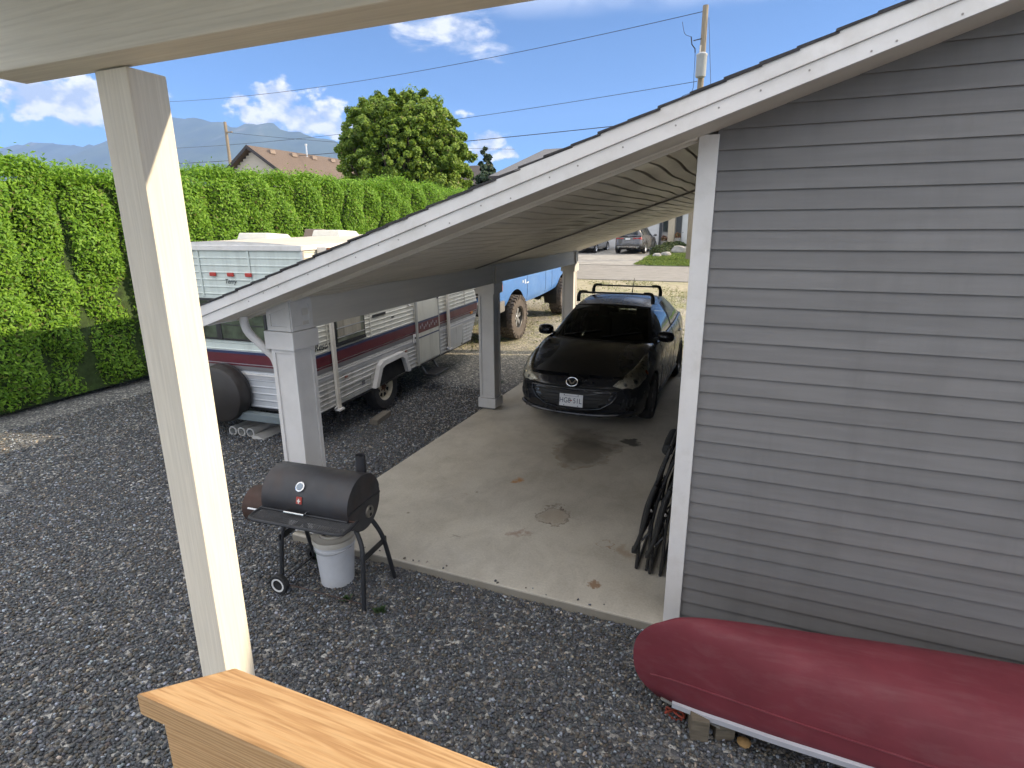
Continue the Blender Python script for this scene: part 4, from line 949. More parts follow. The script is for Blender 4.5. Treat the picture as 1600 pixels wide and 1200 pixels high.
# ================================================================ canoe
can = thing('canoe', 'red canoe lying upside down on the gravel along the grey wall', 'canoe', (-.262, 2.68, -.06), (0, 0, R_(5.2)))
redm = M('canoe_red', (.165, .030, .040), .66, var=.16, scale=3, spec=.3, dirt=(.22, .10, .105), dscale=5, damt=.28, daniso=(.6, 4, 4), bump=.03, bscale=25)
CL = 4.5; CB = .40
sheer = [(0, .075), (.12, .10), (.4, .145), (1.0, .20), (2.25, .23), (3.5, .20), (4.1, .145), (4.38, .10), (4.5, .075)]
keel = [(0, .535), (.10, .59), (.3, .605), (.8, .585), (2.25, .54), (3.7, .585), (4.2, .605), (4.4, .59), (4.5, .535)]
hw = [(0, .008), (.10, .055), (.3, .13), (.7, .235), (1.3, .34), (2.25, CB), (3.2, .34), (3.8, .235), (4.2, .13), (4.4, .055), (4.5, .008)]
def hull(u, v, off=0):
    """u along the length, v from near gunwale over the keel to the far gunwale"""
    x = CL * (u + .10 * math.sin(2 * math.pi * u) * -.5) if 0 else CL * (.5 - .5 * math.cos(math.pi * u))
    w_ = sinterp(hw, x) + off; zs_ = sinterp(sheer, x); zk = sinterp(keel, x) + off
    a = math.pi * v; c, s = math.cos(a), math.sin(a); e = .62
    y = -math.copysign(abs(c) ** .72, c) * w_; q = abs(s) ** .82
    z = zs_ + (zk - zs_) * q
    # recurved stems: the middle of the depth bulges out beyond the tip
    k = math.exp(-x / .10); k2 = math.exp(-(CL - x) / .10); qq = min(1, (z - zs_) / max(.01, zk - zs_)); bulge = 1 - abs(2 * qq - 1) ** 2.6
    x2 = x - k * .125 * bulge - k * .03 * qq + k2 * .13 * bulge
    return (x2, y, z)
hl = MB().grid(hull, 90, 40); ho = hl.build('hull', redm, can, smooth=True, weld=.0008)
sm_ = ho.modifiers.new('thickness', 'SOLIDIFY'); sm_.thickness = .006; sm_.offset = -1
# raised crease line low on the side and gunwales
for sd in (0, 1):
    pa = []; pb = []
    for k in range(61):
        u = .06 + .88 * k / 60; vv = .075 if sd == 0 else 1 - .075
        P = Vector(hull(u, vv, .001)); pa.append(P)
    MB().tube(pa, .0055, 6).build('crease', redm, can, smooth=True)
    for k in range(71):
        u = .085 + .83 * k / 70; P = Vector(hull(u, 0.0 if sd == 0 else 1.0, .006)); pb.append(P)
    gw = MB(); 
    for i in range(70):
        a, b = pb[i], pb[i + 1]; o_ = Vector((0, -.012 if sd == 0 else .012, 0))
        gw.hexa([a - o_ * .5 + Vector((0, 0, -.016)), b - o_ * .5 + Vector((0, 0, -.016)), b + o_ + Vector((0, 0, -.016)), a + o_ + Vector((0, 0, -.016)), a - o_ * .5 + Vector((0, 0, .016)), b - o_ * .5 + Vector((0, 0, .016)), b + o_ + Vector((0, 0, .012)), a + o_ + Vector((0, 0, .012))])
    gw.build('gunwale', M('gunwale_alu', (.60, .61, .66), .38, metal=.35, var=.08, scale=6), can, weld=.0004)
for x0 in (-.02, CL - .32):
    b = MB(); xa, xb = x0, x0 + .34
    b.prism([(xa + .04, -.03 if x0 < 1 else -.14), (xb, -.135 if x0 < 1 else -.03), (xb, .135 if x0 < 1 else .03), (xa + .04, .03 if x0 < 1 else .14)], 2, .078, .092); b.build('deck_plate', M('plate_grey', (.22, .22, .20), .5), can)
for x in (1.4, 3.0): MB().box(x - .03, x + .03, -.34, .34, .21, .23).build('thwart', cedar, can)
wb = M('weathered_wood2', (.15, .125, .09), .85, var=.35, scale=6, aniso=(1, 8, 8), bump=.4, bscale=30)
def block(label, x, y, z0, z1, lx, ly, rz):
    o = MB().box(-lx, lx, -ly, ly, 0, z1 - z0).build('wood_block', wb, bev=.006); o.location = (x, y, z0); o.rotation_euler = (0, 0, R_(rz)); tag(o, label, 'block', 'blocks under the canoe'); return o
block('short upright wood block under the near edge of the red canoe', -.035, 2.60, -.07, .062, .045, .06, 12)
block('darker wood block tucked under the red canoe behind the upright one', .055, 2.72, -.07, .05, .05, .13, 20)
block('long wood block under the middle of the red canoe', 1.2, 2.62, -.07, .12, .06, .05, 5)
# red rope end below the bow
rp_ = [(-.16 + .05 * math.sin(k * .9), 2.66 + .03 * math.cos(k * 1.3), -.05 + .015 * math.sin(k * .7)) for k in range(18)]
tag(MB().tube(spline(rp_, 3), .006, 6).build('rope', M('rope_red', (.28, .05, .03), .8), smooth=True), 'short red rope tangled under the bow of the canoe', 'rope')
tag(MB().lathe([(0, 0), (.03, .003), (.036, .016), (.02, .03), (0, .032)], 9, 2, (.19, 2.60, -.055)).build('pebble', M('pebble_orange', (.33, .20, .08), .8), smooth=True), 'large tan pebble in front of the canoe block', 'stone')

# weeds in the gravel
def weed(label, x, y, n, r, h):
    mb = MB()
    for k in range(n):
        a = random.uniform(0, 6.28); rr = r * random.uniform(.1, 1); hh = h * random.uniform(.4, 1); bx, by = x + math.cos(a) * rr * .4, y + math.sin(a) * rr * .4; tx, ty = x + math.cos(a) * rr, y + math.sin(a) * rr
        w_ = .012; px, py = -math.sin(a) * w_, math.cos(a) * w_; zb = -.066
        mb.add([(bx - px * .4, by - py * .4, zb), (bx + px * .4, by + py * .4, zb), ((bx + tx) / 2 + px, (by + ty) / 2 + py, zb + hh * .8), (tx, ty, zb + hh), ((bx + tx) / 2 - px, (by + ty) / 2 - py, zb + hh * .8)], [(0, 1, 2, 3, 4)])
    t = thing('weed', label, 'weed', (x, y, -.07), world=True, group='weeds in the gravel'); mb.build('leaves', M('weed_green', (.035, .075, .02), .7, var=.4, scale=40), t)
weed('small green weed in the gravel below the bucket', -2.47, 2.80, 26, .06, .04)
weed('green weed beside the front right leg of the barbecue', -2.16, 2.79, 30, .07, .045)
weed('weed behind the wheel of the barbecue near the slab', -2.93, 3.12, 50, .09, .06)
weed('weed tuft in the gravel past the trailer wheel', -3.85, 8.6, 60, .12, .07)
# ================================================================ vehicles
def carpaint(name, col, rough=.28, coat=.6, metal=0, **k): return M(name, col, rough, metal=metal, var=.06, scale=3, coat=coat, **k)
def car_glass(name, tint):
    m = bpy.data.materials.new(name); m.use_nodes = True; t = NT(m.node_tree); t.n.clear(); MATS[name] = m
    tr = t.new('ShaderNodeBsdfTransparent'); tr.inputs[0].default_value = (*tint, 1); gl = t.new('ShaderNodeBsdfGlossy'); gl.inputs['Roughness'].default_value = .03
    oc = t.new('ShaderNodeTexCoord').outputs['Object']
    gl.inputs[0].default_value = (.9, .95, 1, 1)
    fr = t.new('ShaderNodeFresnel'); fr.inputs[0].default_value = 1.5
    mx = t.new('ShaderNodeMixShader'); t.l.new(fr.outputs[0], mx.inputs[0]); t.l.new(tr.outputs[0], mx.inputs[1]); t.l.new(gl.outputs[0], mx.inputs[2])
    o = t.new('ShaderNodeOutputMaterial'); t.l.new(mx.outputs[0], o.inputs[0]); return m
glassm = car_glass('car_glass', (.20, .23, .22))
lensm = car_glass('lamp_lens', (.93, .91, .86))
trimm = M('car_trim_black', (.014, .014, .015), .55, var=.2, scale=12)
intm = M('car_interior', (.03, .03, .032), .85, var=.2, scale=6)
seatm = M('car_seat', (.045, .043, .042), .9, var=.2, scale=10)
chrome = M('chrome', (.6, .6, .6), .2, metal=1)
silver = M('silver_paint', (.55, .56, .58), .3, metal=.8, var=.05)
lred2 = M('lamp_red', (.30, .015, .015), .2, var=.15, scale=20)
lamb = M('lamp_amber', (.65, .20, .06), .25, var=.15, scale=20)
well = M('wheel_well', (.012, .012, .012), .9)

class Hull:
    """lower body of a car: plan outline (half), sill and shoulder heights, inward profile"""
    def __init__(s, outline, sill, shoulder, profS, profF, profR=None):
        P = spline([(x, y, 0) for x, y in outline], 14); d = [0]
        for a, b in zip(P, P[1:]): d.append(d[-1] + (b - a).length)
        s.P = P; s.d = [q / d[-1] for q in d]; s.sill = sill; s.sh = shoulder; s.pS = profS; s.pF = profF; s.pR = profR or profF
    def at(s, t):
        t = min(max(t, 0), 1); lo, hi = 0, len(s.d) - 1
        while hi - lo > 1:
            m_ = (lo + hi) // 2
            if s.d[m_] <= t: lo = m_
            else: hi = m_
        k = (t - s.d[lo]) / max(1e-9, s.d[hi] - s.d[lo]); p = s.P[lo].lerp(s.P[hi], k); q = (s.P[hi] - s.P[lo]).normalized()
        return p, Vector((-(-q.y), -q.x, 0)) if False else Vector((q.y, -q.x, 0))
    def t_of_y(s, y):
        for i in range(len(s.P) - 1):
            if s.P[i].y <= y <= s.P[i + 1].y: return s.d[i] + (s.d[i + 1] - s.d[i]) * (y - s.P[i].y) / max(1e-9, s.P[i + 1].y - s.P[i].y)
        return 1
    def pt(s, t, v, off=0, side=1):
        p, n = s.at(t)
        zs = sinterp(s.sill, p.y); zh = sinterp(s.sh, p.y); z = zs + (zh - zs) * v
        f = min(1, max(0, -n.y)) ** 1.2; r = min(1, max(0, n.y)) ** 1.2
        o = sinterp(s.pS, v) * (1 - f - r) + sinterp(s.pF, v) * f + sinterp(s.pR, v) * r + off
        return Vector(((p.x + n.x * o) * side, p.y + n.y * o, z))
def hull_object(h, name, mat, parent, arches, nt=150, nv=22, t0=0, t1=1):
    """both sides of the hull with round wheel openings cut at arches (y, z, r)"""
    V = []; F = []
    for side in (1, -1):
        base = len(V); 
        for i in range(nt + 1):
            for j in range(nv + 1): V.append(h.pt(t0 + (t1 - t0) * i / nt, j / nv, 0, side))
        for i in range(nt):
            for j in range(nv):
                a = base + i * (nv + 1) + j; F.append((a, a + 1, a + nv + 2, a + nv + 1))
    def inside(p, k=1.0): return any((p.y - y) ** 2 + (p.z - z) ** 2 < (r * k) ** 2 and p.z < z + r and abs(p.x) > .35 for (y, z, r) in arches)
    keep = []
    for f in F:
        if all(inside(V[i]) for i in f): continue
        keep.append(f)
    used = set(i for f in keep for i in f)
    for i in used:
        p = V[i]
        for (y, z, r) in arches:
            d = math.hypot(p.y - y, p.z - z)
            if d < r and abs(p.x) > .35:
                k = r / max(d, 1e-4); p.y = y + (p.y - y) * k; p.z = z + (p.z - z) * k
    rem = {i: n for n, i in enumerate(sorted(used))}
    o = mesh_obj(name, [V[i] for i in sorted(used)], [tuple(rem[i] for i in f) for f in keep], mat, parent, smooth=True, weld=.0004, auto=.9)
    return o
def arch_liner(parent, y, z, r, hw, depth=.26):
    for s in (-1, 1):
        b = MB(); V = []; n = 18; F = []
        for k in range(n + 1):
            a = -.35 + (math.pi + .7) * k / n
            for x in (hw - .012, hw - depth): V.append((s * x, y + math.cos(a) * (r + .004), z + math.sin(a) * (r + .004)))
        for k in range(n): F.append((2 * k, 2 * k + 1, 2 * k + 3, 2 * k + 2))
        F.append(tuple(2 * k + 1 for k in range(n + 1)))
        mesh_obj('wheel_arch', V, F, well, parent)
def hood_object(h, name, mat, parent, tc, cowl, crown, nt=40, ns=22, r0=0.0, r1=1.0, drop=0, off=0):
    """fan of lines from the shoulder curve of the nose back to the cowl curve"""
    V = []; F = []
    for side in (1, -1):
        base = len(V)
        for i in range(nt + 1):
            q = i / nt; S = h.pt(tc * q, 1, 0, side); C_ = Vector((cowl(q)[0] * side, cowl(q)[1], cowl(q)[2]))
            for j in range(ns + 1):
                u = r0 + (r1 - r0) * j / ns; p = S.lerp(C_, u); p.z += crown(q, u) + off; V.append(p)
        for i in range(nt):
            for j in range(ns):
                a = base + i * (ns + 1) + j; F.append((a, a + 1, a + ns + 2, a + ns + 1))
    return mesh_obj(name, V, F, mat, parent, smooth=True, weld=.0004, auto=.9)
def bilin(A, B, bul=0, ax=Vector((0, 0, 1))):
    """surface between curve A(q) and curve B(q); q -1..1, t 0..1"""
    def S(q, t, off=0):
        p = Vector(A(q)).lerp(Vector(B(q)), t); n = ax; return p + n * (bul * math.sin(math.pi * t) + off)
    return S
def surf_patch(S, q0, q1, t0, t1, nq, nt, off, name, mat, parent):
    return MB().grid(lambda u, v: S(q0 + (q1 - q0) * u, t0 + (t1 - t0) * v, off), nq, nt).build(name, mat, parent, smooth=True)
def mirror(parent, mat, x, y, z, s, w=.20, h=.13, d=.10):
    root = None
    b = MB(); n = 14
    prof = [(0, -.5), (.55, -.48), (.85, -.32), (1, 0), (.96, .3), (.9, .36)]
    V = []
    for (r, q) in prof:
        for k in range(n):
            a = 2 * math.pi * k / n; ex = abs(math.cos(a)) ** .7 * math.copysign(1, math.cos(a)); ez = abs(math.sin(a)) ** .7 * math.copysign(1, math.sin(a))
            V.append((x + s * (w / 2 + .03) + ex * r * w / 2, y + q * d, z + ez * r * h / 2 + .02 * s * ex * 0))
    F = [(i * n + k, i * n + (k + 1) % n, (i + 1) * n + (k + 1) % n, (i + 1) * n + k) for i in range(len(prof) - 1) for k in range(n)] + [tuple(range((len(prof) - 1) * n, len(prof) * n))]
    m_ = mesh_obj('wing_mirror', V, F, mat, parent, smooth=True)
    MB().hexa([(x - s * .05, y - .03, z - .06), (x + s * .07, y - .03, z - .045), (x + s * .07, y + .03, z - .045), (x - s * .05, y + .03, z - .06), (x - s * .05, y - .03, z - .03), (x + s * .07, y - .02, z - .01), (x + s * .07, y + .02, z - .01), (x - s * .05, y + .03, z - .03)]).build('mirror_arm', trimm, m_, bev=.006)
    return m_
def poly_on(parent, name, mat, proj, poly, off, div=3):
    """fill a 2D outline with a fan grid and drop it on a surface through proj(a, b, off)"""
    cx = sum(p[0] for p in poly) / len(poly); cy = sum(p[1] for p in poly) / len(poly); n = len(poly); V = [proj(cx, cy, off)]; F = []
    for k in range(1, div + 1):
        for p in poly: V.append(proj(cx + (p[0] - cx) * k / div, cy + (p[1] - cy) * k / div, off if k < div else off * .2))
    for i in range(n): F.append((0, 1 + i, 1 + (i + 1) % n))
    for k in range(div - 1):
        for i in range(n): F.append((1 + k * n + i, 1 + (k + 1) * n + i, 1 + (k + 1) * n + (i + 1) % n, 1 + k * n + (i + 1) % n))
    return mesh_obj(name, V, F, mat, parent, smooth=True)

# ---------------------------------------------------------------- black hatchback in the carport
hb = thing('hatchback_car', 'black hatchback car with roof bars parked in the carport', 'car', (-1.945, 6.60, .002), (0, 0, R_(-.6)))
satin = carpaint('car_black_satin', (.013, .0128, .0125), .36, .18)
gloss = carpaint('car_blue_black', (.010, .011, .014), .26, .22)
H = Hull([(0, 0), (.30, .012), (.52, .06), (.68, .15), (.79, .32), (.845, .58), (.868, .95), (.875, 1.5), (.878, 2.2), (.878, 3.0), (.868, 3.55), (.83, 3.98), (.74, 4.26), (.50, 4.41), (0, 4.46)],
         [(0, .20), (.5, .19), (1.4, .20), (3, .21), (4, .24), (4.46, .30)],
         [(0, .685), (.15, .70), (.4, .745), (.8, .845), (1.15, .925), (1.5, .955), (2.5, .985), (3.4, 1.03), (4.0, 1.045), (4.46, .98)],
         [(0, -.05), (.08, -.022), (.25, -.010), (.5, 0), (.72, -.003), (.88, -.022), (1, -.065)],
         [(0, -.09), (.10, -.03), (.22, .0), (.42, .012), (.60, -.005), (.8, -.03), (1, -.085)],
         [(0, -.08), (.12, -.01), (.35, .02), (.6, .0), (.85, -.04), (1, -.09)])
arches = [(.93, .325, .345), (3.57, .325, .345)]
body = hull_object(H, 'body', gloss, hb, arches)
for (y, z, r) in arches: arch_liner(hb, y, z, r, .86)
tcw = H.t_of_y(1.32)
def cowl(q): x = .74 * q; return (x, 1.10 + .24 * q * q, .975 - .028 * q * q)
def crown(q, u): return math.sin(math.pi * min(1, u)) ** .8 * (.062 * (1 - q ** 3)) + .028 * math.exp(-((q - .80) / .16) ** 2) * math.sin(math.pi * u)
hood_object(H, 'fender_top', gloss, hb, tcw, cowl, crown, r0=0, r1=1)
hd = hood_object(H, 'bonnet', satin, hb, H.t_of_y(.085), lambda q: (.70 * q, 1.075 + .20 * q * q, .972 - .026 * q * q), lambda q, u: math.sin(math.pi * min(1, .06 + .94 * u)) ** .8 * (.064 * (1 - .55 * q ** 3)) + .012, r0=.035, r1=.985)
# greenhouse
wsb = lambda q: (.735 * q, 1.13 + .25 * q * q, .962 - .030 * q * q)
wst = lambda q: (.565 * q, 1.92 + .13 * q * q, 1.395 - .045 * q * q)
rrt = lambda q: (.525 * q, 3.62 - .04 * q * q, 1.385 - .045 * q * q)
hgb = lambda q: (.66 * q, 4.22 - .16 * q * q, 1.03)
up = Vector((0, 0, 1)); fw = Vector((0, -.6, .8))
WS = bilin(wsb, wst, .025, fw); RF = bilin(wst, rrt, .075, up); HG = bilin(rrt, hgb, .03, Vector((0, .7, .7)))
ws = surf_patch(WS, -.93, .93, .05, .94, 20, 12, .0, 'windscreen', glassm, hb)
ap = MB()
for s in (-1, 1): ap.grid(lambda u, v, s=s: WS(s * (.93 + .075 * u), v, .001), 3, 14)
ap.grid(lambda u, v: WS(-1 + 2 * u, .94 + .062 * v, .001), 20, 2); ap.grid(lambda u, v: WS(-1 + 2 * u, .05 * v, .0), 20, 2)
ap.build('windscreen_surround', trimm, hb, smooth=True)
roofo = surf_patch(RF, -1, 1, 0, 1, 18, 16, 0, 'roof', gloss, hb)
surf_patch(HG, -.86, .86, .06, .86, 12, 8, .003, 'rear_window', glassm, hb)
tg = MB(); 
for s in (-1, 1): tg.grid(lambda u, v, s=s: HG(s * (.86 + .14 * u), v, 0), 3, 10)
tg.grid(lambda u, v: HG(-1 + 2 * u, .86 + .14 * v, 0), 14, 2); tg.grid(lambda u, v: HG(-1 + 2 * u, .06 * v, 0), 14, 2); tg.build('tailgate', gloss, hb, smooth=True)
def upper(r):       # top edge of the side glass, r 0..1 from cowl corner to tail
    if r < .28: return WS(1, r / .28, 0)
    if r < .80: return RF(1, (r - .28) / .52, 0)
    return HG(1, (r - .80) / .20, 0)
def lower(r):
    y = 1.36 + r * 2.74; return Vector((.792 - .05 * max(0, (y - 3.0)) ** 1.5 - .03 * max(0, 1.7 - y), y, sinterp(H.sh, y) + .004))
def SG(r, t, off=0, s=1):
    p = lower(r).lerp(upper(r), t); b = .035 * math.sin(math.pi * t) * min(1, r * 5) * min(1, (1 - r) * 5); return Vector(((p.x + b + off) * s, p.y, p.z))
for s in (-1, 1):
    def gp(name, r0, r1, t0, t1, mat, off=0, nr=10, nt=8, s=s): return MB().grid(lambda u, v: SG(r0 + (r1 - r0) * u, t0 + (t1 - t0) * v, off, s), nr, nt).build(name, mat, hb, smooth=True)
    gp('side_frame', 0, 1, .86, 1, gloss, 0, 30, 2); gp('side_frame', 0, .12, 0, .86, gloss, 0, 5, 6); gp('side_frame', .46, .50, 0, .86, trimm, 0, 2, 6); gp('side_frame', .86, 1, 0, .86, gloss, 0, 5, 6); gp('side_frame', .74, .76, 0, .86, trimm, 0, 2, 6)
    gp('side_window', .12, .46, .0, .86, glassm); gp('side_window', .50, .74, .0, .86, glassm); gp('side_window', .76, .86, .0, .86, glassm)
    gp('belt_trim', .04, .90, -.03, .035, trimm, .006, 24, 1)
    MB().grid(lambda u, v, s=s: Vector(H.pt(H.t_of_y(1.25 + 2.95 * u), 1, 0, s)).lerp(SG(min(1, max(0, (1.25 + 2.95 * u - 1.36) / 2.74)), 0, 0, s), v), 30, 1).build('shoulder', gloss, hb, smooth=True)
    mirror(hb, gloss, s * .745, 1.50, 1.025, s, .235, .155, .15)
    # headlamp: outline in (t along the nose curve, height)
    def pj(a, b, off, s=s):
        t = a; p, n_ = H.at(t); zh = sinterp(H.sh, p.y); zs = sinterp(H.sill, p.y); v = (b - zs) / (zh - zs)
        if v <= 1: return H.pt(t, max(0, v), off, s)
        q_ = t / tcw; S_ = H.pt(t, 1, 0, s); C_ = Vector((cowl(q_)[0] * s, cowl(q_)[1], cowl(q_)[2])); u = 0
        while u < .6:
            g_ = S_.lerp(C_, u); g_.z += crown(q_, u)
            if g_.z >= b: break
            u += .005
        return g_ + Vector((n_.x * s * .4, n_.y * .4, .8)) * off
    t1, t2, t3 = H.t_of_y(.055), H.t_of_y(.30), H.t_of_y(.74)
    t3 = H.t_of_y(.86); outl = [(t1, .625), (t1 + (t2 - t1) * .3, .595), (t1 + (t2 - t1) * .7, .585), (t2, .60), (t2 + (t3 - t2) * .35, .665), (t2 + (t3 - t2) * .7, .775), (t3, .905), (t2 + (t3 - t2) * .72, .885), (t2 + (t3 - t2) * .35, .835), (t2, .785), (t1 + (t2 - t1) * .55, .735), (t1 + (t2 - t1) * .2, .68)]
    hl_ = poly_on(hb, 'headlamp', M('headlamp_inner', (.82, .80, .74), .3, metal=.3, var=.25, scale=12), pj, outl, .012, 5)
    poly_on(hl_, 'lens', lensm, pj, outl, .024, 5)
    def spot(a, b, r, mat, nm):
        poly_on(hl_, nm, mat, pj, [(a + math.cos(k * .6283) * r * .19, b + math.sin(k * .6283) * r) for k in range(10)], .017)
    spot(t2 * .95, .665, .045, chrome, 'reflector'); spot(t2 * .95, .665, .028, M('lamp_dark', (.02, .03, .03), .1), 'projector'); spot(t1 + (t2 - t1) * .45, .64, .028, chrome, 'reflector')
    spot(t2 + (t3 - t2) * .45, .73, .032, lamb if s == 1 else chrome, 'turn_lamp')
    # corner grille in the bumper
    tA, tB = H.t_of_y(.075), H.t_of_y(.26)
    cg = poly_on(hb, 'fog_recess', well, pj, [(tA, .32), (tB, .37), (tB, .50), (tA + (tB - tA) * .25, .49)], .003)
    for k in range(4): poly_on(cg, 'slat', trimm, pj, [(tA + (tB - tA) * (.12 + .22 * k), .34 + .012 * k), (tA + (tB - tA) * (.22 + .22 * k), .34 + .012 * k), (tA + (tB - tA) * (.34 + .21 * k), .47), (tA + (tB - tA) * (.25 + .21 * k), .47)], .010)
    wheel(hb, (s * .775, .93, .318), .316, .205, .215, M('alloy_dark', (.18, .18, .185), .35, metal=.7), s, spokes=9)
    wheel(hb, (s * .775, 3.57, .318), .316, .205, .215, M('alloy_dark', (.18, .18, .185), .35, metal=.7), s, spokes=9)
    # door shut lines and handles
    for y in (1.48, 2.58, 3.30):
        tt = H.t_of_y(y); MB().tube([H.pt(tt, v, -.001, s) for v in np.linspace(.12, 1, 12)], .0045, 5).build('shut_line', well, hb)
    for y in (2.38, 3.12):
        tt = H.t_of_y(y); a = H.pt(tt, .80, .018, s); b = H.pt(H.t_of_y(y + .16), .80, .018, s); MB().tube([H.pt(tt, .80, -.004, s), a, b, H.pt(H.t_of_y(y + .16), .80, -.004, s)], .010, 6).build('door_handle', gloss, hb, smooth=True)
    MB().tube([H.pt(H.t_of_y(y), .065, .004, s) for y in np.linspace(1.32, 3.18, 16)], .018, 6).build('sill_trim', trimm, hb, smooth=True)
    tr0, tr1 = H.t_of_y(4.02), H.t_of_y(4.36)
    poly_on(hb, 'tail_lamp', lred2, pj, [(tr0, .90), (tr1, .82), (tr1, .95), (tr0, 1.03)], .006)
# grille mouth, smile rim, plate, badge
def pf(a, b, off):      # a = x, b = height on the nose
    s = 1 if a >= 0 else -1; x = abs(a); lo, hi = 0., .3
    for _ in range(30):
        m_ = (lo + hi) / 2
        if H.at(m_)[0].x < x: lo = m_
        else: hi = m_
    p, n_ = H.at(lo); zh = sinterp(H.sh, p.y); zs = sinterp(H.sill, p.y); q = H.pt(lo, min(1.0, max(0, (b - zs) / (zh - zs))), off, s); q.z = max(q.z, b - .001); return q
mouth = [(-.56, .565), (-.3, .555), (0, .55), (.3, .555), (.56, .565), (.545, .50), (.48, .42), (.36, .345), (.18, .315), (0, .31), (-.18, .315), (-.36, .345), (-.48, .42), (-.545, .50)]
gm_ = poly_on(hb, 'grille', M('grille_matt', (.012, .012, .012), .6), pf, mouth, .004, 4)
MB().tube([pf(x, z, .010) for x, z in mouth + mouth[:1]], .009, 7).build('grille_rim', gloss, gm_, smooth=True)
MB().tube([pf(x, .590 - .012 * (1 - (x / .6) ** 2), .006) for x in np.linspace(-.60, .60, 25)], .013, 7).build('grille_top_gap', well, gm_, smooth=True)
for k in range(5):
    z = .36 + k * .042; wq = interp([(.31, .15), (.36, .36), (.45, .49), (.56, .54)], z)
    MB().tube([pf(x, z, .008) for x in np.linspace(-wq, wq, 17)], .006, 5).build('grille_bar', trimm, gm_)
lipz = [(x, .235 + .055 * (abs(x) / .75) ** 2.2) for x in np.linspace(-.75, .75, 31)]
MB().tube([pf(x, z, .012) for x, z in lipz], .020, 8).build('front_lip', gloss, hb, smooth=True)
pl = bpy.data.objects.new('number_plate', None); COL.objects.link(pl); pl.parent = hb; pl.location = (0.0, -.028, .425); pl.rotation_euler = (R_(-6), 0, 0)
MB().box(-.152, .152, -.002, .004, -.078, .078).build('plate', M('plate_white', (.70, .71, .72), .4, var=.04), pl, bev=.002)
pb_ = M('plate_blue', (.035, .045, .10), .5)
text_mesh('plate_number', 'HG8', .092, pb_, pl, (-.078, -.0035, -.006), (math.pi / 2, 0, 0), 0, .0006, sx=.82)
text_mesh('plate_number', '51L', .092, pb_, pl, (.082, -.0035, -.006), (math.pi / 2, 0, 0), 0, .0006, sx=.82)
MB().box(-.013, .013, -.0035, -.002, -.010, .006).build('plate_flag', M('flag_mixed', (.35, .12, .12), .5), pl); MB().box(-.10, .10, -.0032, -.002, .050, .058).build('plate_strip', M('plate_text', (.45, .45, .5), .5), pl)
for sx_ in (-.09, .09):
    for sz in (-.066, .066): MB().lathe([(0, -.006), (.006, -.005), (.006, 0)], 8, 1, (sx_, 0, sz)).build('plate_screw', trimm, pl)
MB().box(-.16, .16, .004, .03, -.07, .06).build('plate_holder', trimm, pl)
bg_ = bpy.data.objects.new('badge', None); COL.objects.link(bg_); bg_.parent = hb; bg_.location = (0, .012, .652); bg_.rotation_euler = (R_(-32), 0, 0)
n = 32; ring = [(math.cos(2 * math.pi * k / n) * .072, -.012, math.sin(2 * math.pi * k / n) * .056) for k in range(n)]
MB().tube(ring, .008, 8, closed=True).build('badge_ring', chrome, bg_, smooth=True)
wing = [(-.068, .018), (-.052, .030), (-.034, .022), (-.012, -.008), (0, -.014), (.012, -.008), (.034, .022), (.052, .030), (.068, .018), (.046, .012), (.024, -.022), (0, -.034), (-.024, -.022), (-.046, .012)]
mm = MB()
L = len(wing)
for i in range(L // 2 - 1):
    a, b = wing[i], wing[i + 1]; c, d = wing[(L - 1 - i + 0) % L], wing[(L - i) % L]
idx = [(0, 1, 13), (1, 2, 12, 13), (2, 3, 11, 12) if False else (2, 3, 10, 13)]
polyq = [(0, 1, 13), (1, 2, 12, 13), (2, 3, 11, 12), (3, 4, 11), (4, 5, 11), (5, 6, 10, 11), (6, 7, 9, 10), (7, 8, 9)]
mm.add([(x, -.018, z) for x, z in wing], polyq); mm.build('badge_wing', chrome, bg_)
MB().lathe([(0, -.006), (.07, -.004), (.07, .0)], 28, 1).build('badge_back', well, bg_) 
# roof bars, antenna, wipers
for y, xw in ((2.14, .54), (2.95, .52)):
    zr_ = RF(.93, (y - 1.92) / 1.7, 0).z + .035; b_ = MB()
    br = MB().hexa([(-xw - .02, y - .035, zr_ + .105), (xw + .02, y - .035, zr_ + .105), (xw + .02, y + .035, zr_ + .105), (-xw - .02, y + .035, zr_ + .105), (-xw - .02, y - .02, zr_ + .128), (xw + .02, y - .02, zr_ + .128), (xw + .02, y + .02, zr_ + .128), (-xw - .02, y + .02, zr_ + .128)]).build('roof_bar', M('bar_grey', (.12, .115, .11), .45, metal=.3), hb, bev=.006)
    for s in (-1, 1):
        MB().tube(spline([(s * (xw - .10), y, zr_ + .122), (s * xw, y, zr_ + .120), (s * (xw + .035), y, zr_ + .07), (s * (xw + .04), y, zr_ - .03)], 5), [.022] * 6 + [.026] * 5 + [.030] * 5, 9).build('bar_foot', trimm, br, smooth=True)
MB().tube([(.02, 3.35, 1.43), (.02, 3.38, 1.50), (.02, 3.47, 1.66)], [.012, .006, .004], 6).build('antenna', trimm, hb)
for (x0, x1) in ((-.55, .02), (.05, .60)):
    MB().tube([WS(x / .735, .10 + .02 * k, .014) for k, x in enumerate(np.linspace(x0, x1, 9))], .009, 6).build('wiper', trimm, hb)
